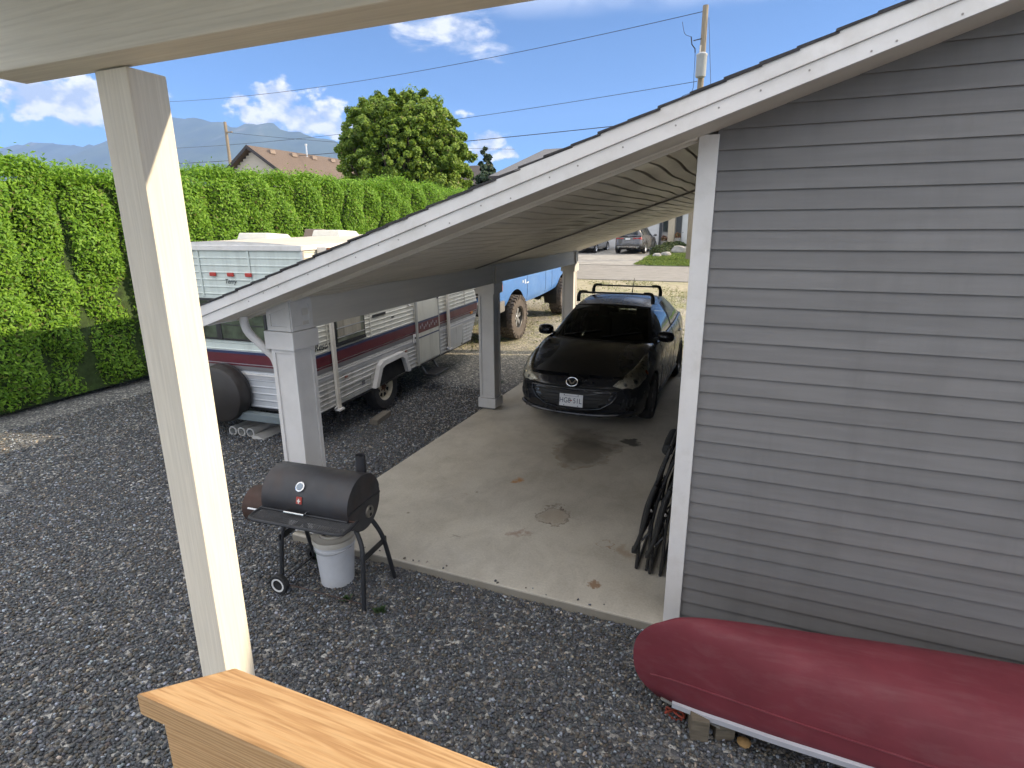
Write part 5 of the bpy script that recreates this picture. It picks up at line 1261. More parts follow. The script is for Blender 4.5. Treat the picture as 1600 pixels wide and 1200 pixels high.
# cabin
MB().box(-.70, .70, 1.35, 3.9, .28, .33).build('cabin_floor', intm, hb)
MB().hexa([(-.68, 1.22, .60), (.68, 1.22, .60), (.68, 1.75, .60), (-.68, 1.75, .60), (-.66, 1.25, .925), (.66, 1.25, .925), (.66, 1.70, .93), (-.66, 1.70, .93)]).build('dashboard', intm, hb, bev=.03)
for s in (-1, 1):
    st_ = MB().box(s * .36 - .25, s * .36 + .25, 2.0, 2.5, .40, .55).build('seat', seatm, hb, bev=.05)
    MB().hexa([(s * .36 - .24, 2.42, .50), (s * .36 + .24, 2.42, .50), (s * .36 + .24, 2.56, .50), (s * .36 - .24, 2.56, .50), (s * .36 - .20, 2.62, 1.08), (s * .36 + .20, 2.62, 1.08), (s * .36 + .20, 2.72, 1.08), (s * .36 - .20, 2.72, 1.08)]).build('seat_back', seatm, st_, bev=.04)
    MB().box(s * .36 - .13, s * .36 + .13, 2.66, 2.75, 1.11, 1.27).build('headrest', seatm, st_, bev=.03)
MB().hexa([(-.6, 3.2, .45), (.6, 3.2, .45), (.6, 3.35, .45), (-.6, 3.35, .45), (-.58, 3.38, 1.05), (.58, 3.38, 1.05), (.58, 3.5, 1.05), (-.58, 3.5, 1.05)]).build('rear_seat', seatm, hb, bev=.04)
MB().tube([(.36 + math.cos(a) * .18, 1.80 + math.sin(a) * .05, .90 + math.sin(a) * .17) for a in np.linspace(0, 6.283, 24)[:-1]], .016, 6, closed=True).build('steering_wheel', trimm, hb, smooth=True)
MB().box(-.11, .11, 1.98, 2.0, 1.27, 1.33).build('interior_mirror', trimm, hb, bev=.01)
MB().box(-.55, -.18, 1.90, 1.93, 1.29, 1.36).build('sun_visor', M('visor_grey', (.25, .25, .24), .8), hb)
MB().box(-.72, .72, .25, 4.25, .205, .22).build('underbody', well, hb)

# ---------------------------------------------------------------- generic parked car for the far driveway
def far_car(name, label, loc, rz, paint, Lh, Wd, Ht, suv, rear_plate=True):
    """tail at y = 0, nose at +y (tail towards the camera)"""
    c = thing(name, label, 'car', loc, (0, 0, R_(rz)), group='cars on the far driveway')
    k = Wd / 1.76; l = Lh / 4.46
    sh = [(0, Ht * .60), (.2, Ht * .63), (1.2, Ht * .62), (2.6, Ht * .61), (3.3, Ht * .585), (3.9, Ht * .55), (4.46, Ht * .43)]
    h = Hull([(0, 0), (.45 * k, .03), (.70 * k, .12), (.81 * k, .32), (.86 * k, .8), (.878 * k, 1.6), (.878 * k, 2.6), (.87 * k, 3.4), (.83 * k, 3.9), (.70 * k, 4.24 * l), (.45 * k, 4.40 * l), (0, Lh)],
             [(0, .33), (1, .27), (3.3, .27), (4.4, .30)], [(y * l, z) for y, z in sh],
             [(0, -.05), (.1, -.015), (.5, 0), (.8, -.01), (1, -.06)], [(0, -.08), (.15, 0), (.4, .02), (.7, -.02), (1, -.05)], [(0, -.08), (.2, 0), (.5, .01), (1, -.10)])
    R0 = .36 if suv else .325; ya, yb = .88 * l, 3.52 * l
    hull_object(h, 'body', paint, c, [(ya, R0 - .01, R0 + .05), (yb, R0 - .01, R0 + .05)], 70, 12)
    for y in (ya, yb): arch_liner(c, y, R0 - .01, R0 + .05, .85 * k, .24)
    zb = lambda y: sinterp(h.sh, y)
    yt0 = .28 if suv else .85; yt1 = 2.35 * l; yc = 3.25 * l
    RB = lambda q: (.66 * k * q, .10 + .10 * q * q if suv else .35 + .1 * q * q, zb(.15) + .02)
    RT = lambda q: (.56 * k * q, yt0 + .06 * q * q, Ht - .04 - .03 * q * q)
    FT = lambda q: (.57 * k * q, yt1 - .08 * q * q, Ht - .05 - .035 * q * q)
    FB = lambda q: (.72 * k * q, yc - .18 * q * q, zb(yc) + .03)
    S1 = bilin(RB, RT, .03, Vector((0, -.7, .7))); S2 = bilin(RT, FT, .045); S3 = bilin(FT, FB, .02, Vector((0, .6, .8)))
    surf_patch(S1, -.82, .82, .10, .84, 8, 6, .004, 'rear_window', glassm, c); surf_patch(S1, -1, 1, 0, 1, 8, 6, -.004, 'tailgate_frame', paint, c)
    surf_patch(S2, -1, 1, 0, 1, 8, 8, 0, 'roof', paint, c); surf_patch(S3, -.94, .94, .04, .95, 8, 6, .003, 'windscreen', glassm, c); surf_patch(S3, -1, 1, 0, 1, 8, 6, -.003, 'screen_frame', trimm, c)
    # bonnet and tail deck
    MB().grid(lambda u, v: Vector(h.pt(h.t_of_y(yc - .1) + (1 - h.t_of_y(yc - .1)) * u, 1, 0, 1)).lerp(Vector((0, h.pt(h.t_of_y(yc - .1) + (1 - h.t_of_y(yc - .1)) * u, 1).y, h.pt(h.t_of_y(yc - .1) + (1 - h.t_of_y(yc - .1)) * u, 1).z + .05)), v), 12, 4).build('bonnet', paint, c, smooth=True)
    MB().grid(lambda u, v: Vector(h.pt(h.t_of_y(yc - .1) + (1 - h.t_of_y(yc - .1)) * u, 1, 0, -1)).lerp(Vector((0, h.pt(h.t_of_y(yc - .1) + (1 - h.t_of_y(yc - .1)) * u, 1).y, h.pt(h.t_of_y(yc - .1) + (1 - h.t_of_y(yc - .1)) * u, 1).z + .05)), v), 12, 4).build('bonnet', paint, c, smooth=True)
    def up_(r): return S1(1, r / .18, 0) if r < .18 else (S2(1, (r - .18) / .5, 0) if r < .68 else S3(1, (r - .68) / .32, 0))
    def lo_(r): y = .14 + r * (yc - .30); return Vector((.80 * k, y, zb(y)))
    for s in (-1, 1):
        def sg(r, t, off=0, s=s): p = lo_(r).lerp(up_(r), t); return Vector(((p.x + .02 * math.sin(math.pi * t) + off) * s, p.y, p.z))
        MB().grid(lambda u, v: sg(u, v), 20, 4).build('side_frame', paint, c, smooth=True)
        for (a, b) in ((.10, .24), (.27, .52), (.55, .90)): MB().grid(lambda u, v: sg(a + (b - a) * u, .10 + .74 * v, .006), 6, 3).build('side_window', M('far_glass', (.03, .035, .04), .08), c, smooth=True)
        MB().grid(lambda u, v, s=s: Vector(h.pt(h.t_of_y(.02 + (yc - .0) * u), 1, 0, s)).lerp(sg(max(0, min(1, (.02 + yc * u - .14) / (yc - .30))), 0), v), 20, 1).build('shoulder', paint, c, smooth=True)
        mirror(c, paint, s * .84 * k, yc - .35, zb(yc) + .10, s, .20, .14, .1)
        for y in (ya, yb): wheel(c, (s * (.785 * k), y, R0), R0, .22, R0 * .68, silver, s, spokes=6)
        def pj(a, b, off, s=s): t = a; p, _ = h.at(t); zh = sinterp(h.sh, p.y); zs = sinterp(h.sill, p.y); return h.pt(t, min(1, (b - zs) / (zh - zs)), off, s)
        ta, tb = h.at(.04), 0; t0_ = .050; t1_ = .155
        poly_on(c, 'tail_lamp', lred2, pj, [(t0_, Ht * .52), (t1_, Ht * .50), (t1_, Ht * .60), (t0_, Ht * .58)], .012)
        if suv:
            MB().lathe([(.0, -.02), (.035, -.02), (.04, .06)], 12, 1, (s * .55 * k, .02, .36)).build('exhaust', chrome, c)
            MB().tube([(s * .50 * k, yt0 + .15, Ht + .0), (s * .53 * k, (yt0 + yt1) / 2, Ht + .03), (s * .53 * k, yt1 - .15, Ht - .01)], .014, 6).build('roof_rail', trimm, c)
    if suv:
        MB().grid(lambda u, v: h.pt(.18 * abs(2 * u - 1), .02 + .20 * v, .012, 1 if u > .5 else -1), 16, 3).build('bumper', trimm, c, smooth=True); MB().grid(lambda u, v: h.pt(.12 * abs(2 * u - 1), .10 + .08 * v, .022, 1 if u > .5 else -1), 16, 2).build('skid_plate', silver, c, smooth=True)
    MB().box(-.15, .15, -.035, -.02, Ht * .50, Ht * .50 + .10).build('number_plate', M('plate_white', (.70, .71, .72), .4, var=.04), c)
    MB().box(-.45, .45, -.03, -.018, Ht * .56, Ht * .57).build('chrome_strip', chrome, c)
    MB().box(-.7 * k, .7 * k, .2, Lh - .3, .26, .30).build('underbody', well, c); MB().box(-.70 * k, .70 * k, .5, yc, .30, zb(1.5) - .05).build('cabin', intm, c)
    return c
far_car('suv', 'grey sport utility vehicle parked before the white garage door', (-7.22, 35.75, gz(36.5) + .02), -3, carpaint('suv_grey', (.10, .10, .108), .3, .6, .3), 4.6, 1.85, 1.68, True)
far_car('sedan_car', 'silver grey car at the left end of the far driveway', (-10.35, 35.9, gz(36.5) + .02), -2, carpaint('sedan_silver', (.30, .31, .33), .3, .6, .4), 4.6, 1.80, 1.46, False)

# ---------------------------------------------------------------- lifted blue pickup
pk = thing('pickup_truck', 'light blue lifted pickup truck with muddy off road tyres', 'truck', (-5.80, 10.88, gz(12.0) - .0), (R_(2.06), 0, R_(-.5)))
blue = carpaint('truck_blue', (.06, .18, .45), .38, .35, dirt=(.13, .25, .46), dscale=1.5)
HWD = .97
K = Hull([(0, 0), (.5, .01), (.80, .05), (.93, .14), (HWD - .01, .34), (HWD, .8), (HWD, 1.8), (HWD, 2.8), (HWD, 3.8), (HWD, 4.8), (HWD - .01, 5.25), (.90, 5.42), (.6, 5.46), (0, 5.46)],
         [(0, .80), (.3, .80), (.6, .78), (1.6, .72), (3.2, .74), (4.4, .82), (5.46, .86)], [(0, 1.42), (.3, 1.46), (1.4, 1.52), (2.4, 1.55), (5.46, 1.55)],
         [(0, -.05), (.12, -.015), (.35, -.002), (.55, .0), (.78, 0), (.93, -.01), (1, -.035)], [(0, -.02), (.2, 0), (.8, 0), (1, -.05)], [(0, -.03), (.2, 0), (.8, 0), (1, -.02)])
TWR = .475; par = [(.98, TWR + .06, .56), (4.35, TWR + .06, .56)]
hull_object(K, 'body', blue, pk, par, 150, 18)
for (y, z, r) in par: arch_liner(pk, y, z, r, HWD - .005, .36)
hood_object(K, 'bonnet', blue, pk, K.t_of_y(1.72), lambda q: (.88 * q, 1.62, 1.56), lambda q, u: .05 * math.sin(math.pi * min(1, u)) * (1 - q ** 4) + .02, 20, 12)
wb_ = lambda q: (.84 * q, 1.60 + .10 * q * q, 1.56); wt_ = lambda q: (.70 * q, 2.22 + .06 * q * q, 2.06 - .02 * q * q); rt_ = lambda q: (.70 * q, 3.25, 2.06 - .02 * q * q); rb_ = lambda q: (.80 * q, 3.42, 1.56)
A1 = bilin(wb_, wt_, .02, Vector((0, -.6, .8))); A2 = bilin(wt_, rt_, .03); A3 = bilin(rt_, rb_, .01, Vector((0, .9, .3)))
surf_patch(A1, -.92, .92, .05, .94, 8, 6, .003, 'windscreen', glassm, pk); surf_patch(A1, -1, 1, 0, 1, 8, 6, -.003, 'screen_frame', blue, pk); surf_patch(A2, -1, 1, 0, 1, 8, 8, 0, 'roof', blue, pk); surf_patch(A3, -1, 1, 0, 1, 6, 4, -.003, 'cab_back', blue, pk); surf_patch(A3, -.7, .7, .12, .75, 6, 4, .004, 'rear_window', glassm, pk)
for s in (-1, 1):
    def sg(r, t, off=0, s=s):
        a = Vector((.90, 1.72 + 1.68 * r, 1.555)); b = A1(1, r / .33, 0) if r < .33 else (A2(1, (r - .33) / .55, 0) if r < .88 else A3(1, (r - .88) / .12, 0)); p = a.lerp(b, t); return Vector(((p.x + off) * s, p.y, p.z))
    MB().grid(lambda u, v: sg(u, v), 20, 4).build('side_frame', blue, pk, smooth=True)
    MB().grid(lambda u, v: sg(.14 + .50 * u, .08 + .76 * v, .005), 8, 4).build('side_window', M('far_glass', (.03, .035, .04), .08), pk); MB().grid(lambda u, v: sg(.68 + .20 * u, .08 + .76 * v, .005), 4, 4).build('side_window', M('far_glass', (.03, .035, .04), .08), pk)
    MB().grid(lambda u, v, s=s: Vector(K.pt(K.t_of_y(1.6 + 1.85 * u), 1, 0, s)).lerp(sg(u, 0), v), 8, 1).build('shoulder', blue, pk)
    for y in (1.66, 2.92, 3.40):
        MB().tube([K.pt(K.t_of_y(y), v, -.001, s) for v in np.linspace(.06, 1, 10)], .006, 5).build('shut_line', well, pk)
    hd_ = MB().tube([K.pt(K.t_of_y(2.70), .80, -.004, s), K.pt(K.t_of_y(2.71), .80, .03, s), K.pt(K.t_of_y(2.87), .80, .03, s), K.pt(K.t_of_y(2.88), .80, -.004, s)], .012, 6).build('door_handle', chrome, pk)
    # flat pale side moulding and badges behind the front wheel
    for (y, z, w_, h_) in ((1.36, .62, .05, .07), (1.50, .60, .045, .12), (1.60, .55, .14, .035)):
        MB().hexa([K.pt(K.t_of_y(y), z - h_ / 2, .003, s), K.pt(K.t_of_y(y + w_), z - h_ / 2, .003, s), K.pt(K.t_of_y(y + w_), z - h_ / 2, .009, s), K.pt(K.t_of_y(y), z - h_ / 2, .009, s), K.pt(K.t_of_y(y), z + h_ / 2, .003, s), K.pt(K.t_of_y(y + w_), z + h_ / 2, .003, s), K.pt(K.t_of_y(y + w_), z + h_ / 2, .009, s), K.pt(K.t_of_y(y), z + h_ / 2, .009, s)]).build('side_badge', M('badge_pale', (.66, .68, .70), .4), pk)
    mirror(pk, trimm, s * .95, 1.85, 1.70, s, .2, .26, .12)
    wheel(pk, (s * .88, .98, TWR), TWR, .34, .235, M('alloy_black', (.03, .03, .03), .4), s, knob=30, spokes=0, hubmat=silver, tmat=mudt)
    wheel(pk, (s * .88, 4.35, TWR), TWR, .34, .235, M('alloy_black', (.03, .03, .03), .4), s, knob=30, spokes=0, hubmat=silver, tmat=mudt)
    def pj(a, b, off, s=s): return K.pt(a, b, off, s)
    a, b = K.t_of_y(.03), K.t_of_y(.28); m_ = K.t_of_y(.12)
    hl_ = poly_on(pk, 'headlamp', M('truck_lamp', (.55, .55, .52), .2, metal=.4), pj, [(a * .55, .52), (m_, .52), (m_, .86), (a * .55, .86)], .012)
    poly_on(pk, 'turn_lamp', lamb, pj, [(m_ * 1.02, .52), (b, .54), (b * 1.0, .78), (m_ * 1.02, .86)], .013)
# mud dusting spokes
for y in (.98, 4.35):
    for s in (-1, 1):
        sp_ = MB()
        for k in range(6):
            t = 2 * math.pi * k / 6 + .2; ct, st = math.cos(t), math.sin(t); x = s * (.88 + .095)
            P = []
            for (rr, ww) in ((.05, .028), (.20, .045)):
                for xx in (x - .012, x + .012):
                    for sy in (-1, 1): P.append((xx, y + ct * rr - st * sy * ww, TWR + st * rr + ct * sy * ww))
            sp_.add(P, [(0, 1, 3, 2), (4, 6, 7, 5), (0, 4, 5, 1), (2, 3, 7, 6), (0, 2, 6, 4), (1, 5, 7, 3)])
        sp_.build('wheel_spokes', silver, pk)
# bumper with tube, bed, frame, axles
bpm = M('truck_bumper', (.16, .155, .15), .5, var=.15, dirt=(.28, .26, .23), dscale=4)
MB().hexa([(-.98, -.16, .70), (.98, -.16, .70), (1.0, .30, .72), (-1.0, .30, .72), (-.98, -.14, .93), (.98, -.14, .93), (1.0, .30, .95), (-1.0, .30, .95)]).build('front_bumper', bpm, pk, bev=.03)
for s in (-1, 1): MB().tube(spline([(s * .95, -.10, .94), (s * .99, -.10, 1.20), (s * .98, -.04, 1.44), (s * .93, .06, 1.47), (s * .5, .0, 1.47)], 5), .022, 8).build('brush_guard', trimm, pk, smooth=True)
MB().box(-.72, .72, -.02, .06, 1.02, 1.36).build('grille', trimm, pk, bev=.01)
for k in range(4): MB().box(-.70, .70, -.035, -.022, 1.05 + k * .085, 1.075 + k * .085).build('grille_bar', chrome, pk)
MB().box(-.86, .86, 3.47, 5.40, 1.02, 1.06).build('bed_floor', trimm, pk)
for s in (-1, 1): MB().box(s * .915 - .055, s * .915 + .055, 3.46, 5.44, 1.50, 1.556).build('bed_rail', blue, pk, bev=.01)
for s in (-1, 1): MB().box(s * .42 - .05, s * .42 + .05, .1, 5.4, .70, .82).build('chassis_rail', M('chassis_rust', (.10, .05, .03), .8, var=.3, scale=9), pk)
for y in (.98, 4.35):
    MB().tube([(-.75, y, TWR), (.75, y, TWR)], .05, 8).build('axle', trimm, pk); MB().lathe([(0, -.14), (.10, -.12), (.15, 0), (.10, .12), (0, .14)], 14, 1, (.2, y, TWR)).build('differential', trimm, pk, smooth=True)
MB().tube([(.35, .8, .62), (.35, 2.2, .64), (.36, 3.9, .62)], .035, 8).build('exhaust_pipe', M('rust', (.16, .07, .035), .8, var=.3, scale=30), pk)
MB().tube([(.62, 1.4, .74), (.62, 3.3, .74)], .03, 8).build('step_bar', trimm, pk)
MB().box(-.98, .98, 5.47, 5.62, .78, .96).build('rear_bumper', bpm, pk, bev=.02)
for s in (-1, 1): MB().box(s * .93 - .02, s * .93 + .02, 5.462, 5.475, 1.10, 1.42).build('tail_lamp', lred2, pk)
for s in (-1, 1): MB().box(s * .86 - .16, s * .86 + .16, 4.98, 5.0, .50, .98).build('mud_flap', trimm, pk)
MB().box(-.8, .8, 1.7, 3.35, .80, 1.50).build('cabin', intm, pk)
# ================================================================ planting and background
def leaf_cloud(name, pts, nrm, size, mat, parent, jit=.9, aspect=.55, shade=None):
    """many small two-triangle leaves at pts, roughly facing nrm"""
    n = len(pts); s = size * RNG.uniform(.6, 1.3, n)
    d = nrm + RNG.normal(0, jit, (n, 3)); d /= np.linalg.norm(d, axis=1)[:, None] + 1e-9
    a = np.cross(d, RNG.normal(0, 1, (n, 3))); a /= np.linalg.norm(a, axis=1)[:, None] + 1e-9; b = np.cross(d, a)
    A = a * s[:, None]; B = b * (s * aspect)[:, None]
    V = np.stack([pts - A, pts - B + d * (s * .15)[:, None], pts + A, pts + B + d * (s * .15)[:, None]], 1).reshape(-1, 3)
    F = np.arange(n * 4).reshape(-1, 4)
    og = origin_of(parent)
    if og is not None: V = V - np.array(og)
    me = bpy.data.meshes.new(name); me.vertices.add(len(V)); me.vertices.foreach_set('co', V.ravel().astype(np.float32))
    me.loops.add(n * 4); me.loops.foreach_set('vertex_index', F.ravel().astype(np.int32)); me.polygons.add(n)
    me.polygons.foreach_set('loop_start', np.arange(0, n * 4, 4, dtype=np.int32)); me.polygons.foreach_set('loop_total', np.full(n, 4, np.int32))
    c = np.repeat(RNG.uniform(0, 1, n), 4); at = me.attributes.new('leafv', 'FLOAT', 'POINT'); at.data.foreach_set('value', c.astype(np.float32))
    me.update(calc_edges=True); me.materials.append(mat); o = bpy.data.objects.new(name, me); COL.objects.link(o); o.parent = parent; return o
def leaf_mat(name, c0, c1, trans=.25):
    m = bpy.data.materials.new(name); m.use_nodes = True; t = NT(m.node_tree); b = t.n['Principled BSDF']; MATS[name] = m
    at = t.new('ShaderNodeAttribute'); at.attribute_name = 'leafv'; c = t.ramp(at.outputs['Fac'], [(0, c0), (.95, c1), (1, (.16, .12, .05))])
    t.put(b.inputs['Base Color'], c); b.inputs['Roughness'].default_value = .6
    tl = t.new('ShaderNodeBsdfTranslucent'); t.put(tl.inputs[0], c); mx = t.new('ShaderNodeMixShader'); mx.inputs[0].default_value = trans
    out = t.n['Material Output']; t.l.new(b.outputs[0], mx.inputs[1]); t.l.new(tl.outputs[0], mx.inputs[2]); t.l.new(mx.outputs[0], out.inputs[0]); return m
barkm = M('bark', (.10, .075, .055), .9, var=.3, scale=6, aniso=(4, 4, .6), bump=.6, bscale=20)
cedm = leaf_mat('cedar_hedge_leaf', (.09, .22, .015), (.22, .40, .03), .36)
def hedge(label, x0, y0, y1, zt0, zt1, depth, seedv, dens):
    h = thing('cedar_hedge', label, 'hedge', (x0 - depth / 2, (y0 + y1) / 2, gz((y0 + y1) / 2)), world=True)
    P = []; Nn = []
    L = y1 - y0; rg = np.random.default_rng(seedv); ncol = max(2, int(L / .78)); ph = rg.uniform(0, 6, 40)
    cw = L / ncol; cy = y0 + (np.arange(ncol) + .5) * cw + rg.normal(0, .06, ncol); cr = rg.uniform(.9, 1.12, ncol); ct = rg.normal(0, .07, ncol); cdep = rg.normal(0, .09, ncol)
    gaps = rg.uniform(0, 1, ncol) < .22
    def front(y, z, k):      # bulge of one cedar column
        u = (y - cy[k]) / (cw * .5); return -np.abs(u) ** 2.2 * np.where(gaps[k], .20, .12) + cdep[k] + .06 * np.sin(z * 3.1 + ph[k % 40]) + .05 * np.sin(z * 7 + y * 5)
    n = int(L * 3.6 * dens); y = rg.uniform(y0, y1, n); k = np.clip(((y - y0) / cw).astype(int), 0, ncol - 1)
    zt = zt0 + (zt1 - zt0) * (y - y0) / L + ct[k] - .10 * np.abs((y - cy[k]) / (cw * .5)) ** 2
    zb = np.array([gz(q) for q in y]) + .1; z = zb + (zt - zb) * rg.uniform(0, 1, n) ** .85
    top = np.clip((z - (zt - .45)) / .45, 0, 1)
    x = x0 + front(y, z, k) - top ** 2 * .22 - np.abs(rg.normal(0, .07, n))
    P.append(np.stack([x, y, z], 1)); Nn.append(np.stack([np.full(n, 1.), rg.normal(0, .3, n), .55 + top], 1))
    n2 = int(L * depth * dens * 1.1); y = rg.uniform(y0, y1, n2); k = np.clip(((y - y0) / cw).astype(int), 0, ncol - 1); xx = x0 - .12 - rg.uniform(0, 1, n2) * depth
    spike = np.abs(rg.normal(0, .075, n2)) * (rg.uniform(0, 1, n2) < .5)
    z = zt0 + (zt1 - zt0) * (y - y0) / L + ct[k] - .10 * np.abs((y - cy[k]) / (cw * .5)) ** 2 - .05 - rg.uniform(0, .2, n2) + spike
    P.append(np.stack([xx, y, z], 1)); Nn.append(np.stack([rg.normal(.2, .5, n2), rg.normal(0, .5, n2), np.full(n2, 1.)], 1))
    leaf_cloud('foliage', np.concatenate(P), np.concatenate(Nn), .035, cedm, h, .65, .40)
    # dense dark twiggy inside that stops the light
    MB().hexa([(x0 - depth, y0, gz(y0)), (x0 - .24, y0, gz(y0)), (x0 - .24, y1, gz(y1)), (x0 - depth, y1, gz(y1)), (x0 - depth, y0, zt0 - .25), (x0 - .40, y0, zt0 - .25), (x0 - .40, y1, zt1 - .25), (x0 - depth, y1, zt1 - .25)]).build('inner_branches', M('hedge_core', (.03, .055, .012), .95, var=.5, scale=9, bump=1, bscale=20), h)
    for q in cy[::2]: MB().tube([(x0 - depth / 2, q, gz(q) - .05), (x0 - depth / 2, q + .04, gz(q) + 1.4)], [.08, .05], 7).build('trunk', barkm, h)
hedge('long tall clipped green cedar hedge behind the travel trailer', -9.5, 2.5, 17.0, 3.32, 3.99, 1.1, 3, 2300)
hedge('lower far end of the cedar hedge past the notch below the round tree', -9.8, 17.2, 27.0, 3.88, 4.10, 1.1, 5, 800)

def tree(name, label, base, blobs, n, size, mat, trunk_r, cat='tree', group=None, sub=46):
    t = thing(name, label, cat, base, world=True, group=group)
    bx, by, bz = base; zc = np.mean([b[2] for b in blobs])
    MB().tube(spline([(bx, by, bz - .2), (bx + .05, by, bz + (zc - bz) * .4), (bx, by + .05, zc)], 5), [trunk_r * (1 - .06 * i) for i in range(11)], 9).build('trunk', barkm, t, smooth=True)
    for i, b in enumerate(blobs):
        if i % 2 == 0: MB().tube(spline([(bx, by, bz + (zc - bz) * .5), ((bx + b[0]) / 2, (by + b[1]) / 2, (bz + b[2]) / 2 + .6), (b[0], b[1], b[2])], 4), [trunk_r * .4 * (1 - .09 * k) for k in range(9)], 6).build('limb', barkm, t, smooth=True)
    P = []; Nn = []; W = np.array([b[3] ** 2 for b in blobs]); W = W / W.sum()
    for b, wgt in zip(blobs, W):
        # leafy clumps on the outer part of each lobe
        m_ = max(6, int(sub * b[3] ** 2 / 4)); u = RNG.normal(0, 1, (m_, 3)); u /= np.linalg.norm(u, axis=1)[:, None]; rad = b[3] * RNG.uniform(.62, 1.06, m_)
        cc = np.array(b[:3]) + u * rad[:, None] * np.array([1, 1, b[4] if len(b) > 4 else 1])
        k = int(n * wgt / m_)
        for c, uu in zip(cc, u):
            q = RNG.normal(0, 1, (k, 3)); q /= np.linalg.norm(q, axis=1)[:, None]; r = b[3] * .26 * RNG.uniform(.2, 1.1, k) ** .5
            P.append(c + q * r[:, None] * np.array([1, 1, .8])); Nn.append(q * .5 + uu * .6 + np.array([0, 0, .35]))
    leaf_cloud('crown', np.concatenate(P), np.concatenate(Nn), size, mat, t, .5, .6); return t
TX, TYY = -16.55, 26.0
mapm = leaf_mat('broad_leaf', (.085, .17, .015), (.23, .33, .035), .34)
bl = []
rg = np.random.default_rng(11)
for k in range(190):
    zf = 1 - (k + .5) / 190 * 1.62; ph_ = k * 2.39996; rr_ = math.sqrt(max(0, 1 - zf * zf)); sq = 1 + .10 * (abs(zf) ** 3)
    bl.append((TX + math.cos(ph_) * rr_ * 2.78 * rg.uniform(.88, 1.04), TYY + math.sin(ph_) * rr_ * 2.78 * rg.uniform(.88, 1.04), 5.75 + zf * 2.75 * rg.uniform(.9, 1.05), rg.uniform(.5, .8), .95))
bl += [(TX + .4, TYY, 5.2, 2.3), (TX, TYY, 7.0, 1.9), (TX - 2.1, TYY - .6, 4.4, 1.2), (TX + 2.2, TYY - .5, 4.6, 1.2), (TX - 1.3, TYY - 1, 7.2, 1.1), (TX + 1.7, TYY - .8, 7.3, 1.1)]
tree('round_tree', 'big round leafy green tree rising above the hedge', (TX, TYY, gz(TYY)), bl, 210000, .070, mapm, .28, sub=75)
MB().lathe([(0, 3.2), (1.7, 3.8), (2.1, 5.0), (1.9, 6.4), (1.0, 7.4), (0, 7.7)], 16, 2, (TX, TYY, 0)).build('crown_core', M('tree_inside', (.02, .035, .012), .95, var=.4, scale=3, bump=1, bscale=8), bpy.data.objects['round_tree'], smooth=True)  # solid dark core added inside the crown to block light
darkm = leaf_mat('conifer_leaf', (.03, .06, .03), (.06, .10, .05), .15)
tree('distant_tree', 'small distant tree between far roofs beside the rake board', (-25.5, 55.0, gz(45)), [(-25.5, 55, 6.4 + k * .8, 1.15 - .12 * k) for k in range(5)] + [(-26.9, 55, 6.2, .9), (-26.9, 55, 7.0, .6)], 5000, .22, darkm, .2, sub=60)
def bush(label, x, y, r, z=None):
    t = thing('shrub', label, 'shrub', (x, y, gz(y)), world=True, group='clipped shrubs by the far driveway'); q = RNG.normal(0, 1, (2600, 3)); q /= np.linalg.norm(q, axis=1)[:, None]; q[:, 2] = np.abs(q[:, 2])
    leaf_cloud('foliage', np.array([x, y, gz(y) + .05]) + q * r * RNG.uniform(.75, 1.05, 2600)[:, None] * np.array([1, 1, .85]), q, .05, leaf_mat('shrub_leaf', (.03, .055, .015), (.08, .11, .03), .15) if 'shrub_leaf' not in MATS else MATS['shrub_leaf'], t)
    MB().lathe([(r * .8, 0), (r * .75, r * .4), (r * .4, r * .62), (0, r * .68)], 12, 2, (x, y, gz(y))).build('branches', M('hedge_inside', (.018, .028, .010), .95), t)
bush('round dark shrub nearest the far driveway', -5.25, 35.8, .62); bush('round shrub behind the nearest one by the far driveway', -4.95, 37.6, .72); bush('shrub closest to the entry of the house across the road', -4.7, 39.6, .62)
rockm = M('boulder', (.30, .29, .275), .85, var=.2, scale=3, bump=.5, bscale=8)
for (lab_, x, y, r) in (('pale boulder at the left end of the far rock row', -5.2, 34.3, .28), ('low pale boulder beside the far lawn', -4.8, 34.9, .34), ('largest pale boulder among the far shrubs', -4.35, 37.0, .55), ('pale boulder at the right of the far rock row', -3.9, 38.2, .5)):
    bm = bmesh.new(); bmesh.ops.create_icosphere(bm, subdivisions=2, radius=1)
    for v in bm.verts: v.co *= random.uniform(.8, 1.15)
    me = bpy.data.meshes.new('boulder'); bm.to_mesh(me); bm.free(); me.materials.append(rockm); o = bpy.data.objects.new('boulder', me); COL.objects.link(o); o.scale = (r, r * .8, r * .6); o.location = (x, y, gz(y) + r * .25); tag(o, lab_, 'boulder', 'boulders by the far driveway')

# ---- grass and dry stalks on the far ground
def tufts(name, label, x0, x1, y0, y1, n, size, dz, mat, patch=None):
    p = np.stack([RNG.uniform(x0, x1, n), RNG.uniform(y0, y1, n), np.zeros(n)], 1)
    if patch: k = np.sin(p[:, 0] * 1.3 + 1) * np.sin(p[:, 1] * .9) + .6 * np.sin(p[:, 0] * 3.1 + p[:, 1] * 2.3) + RNG.normal(0, .5, n); p = p[k > patch]
    p[:, 2] = [gz(q) + dz for q in p[:, 1]]; nn = np.stack([RNG.normal(0, 1, len(p)), RNG.normal(0, 1, len(p)), np.full(len(p), .25)], 1)
    o = leaf_cloud(name, p + np.array([0, 0, size * .35]), nn, size, mat, None, .2, .22); tag(o, label, 'grass', kind='stuff')
tufts('lawn_grass', 'green lawn grass beyond the road', -5.6, -1.5, 29.2, 40.5, 16000, .07, .03, leaf_mat('lawn_blade', (.06, .12, .02), (.20, .27, .05), .3))
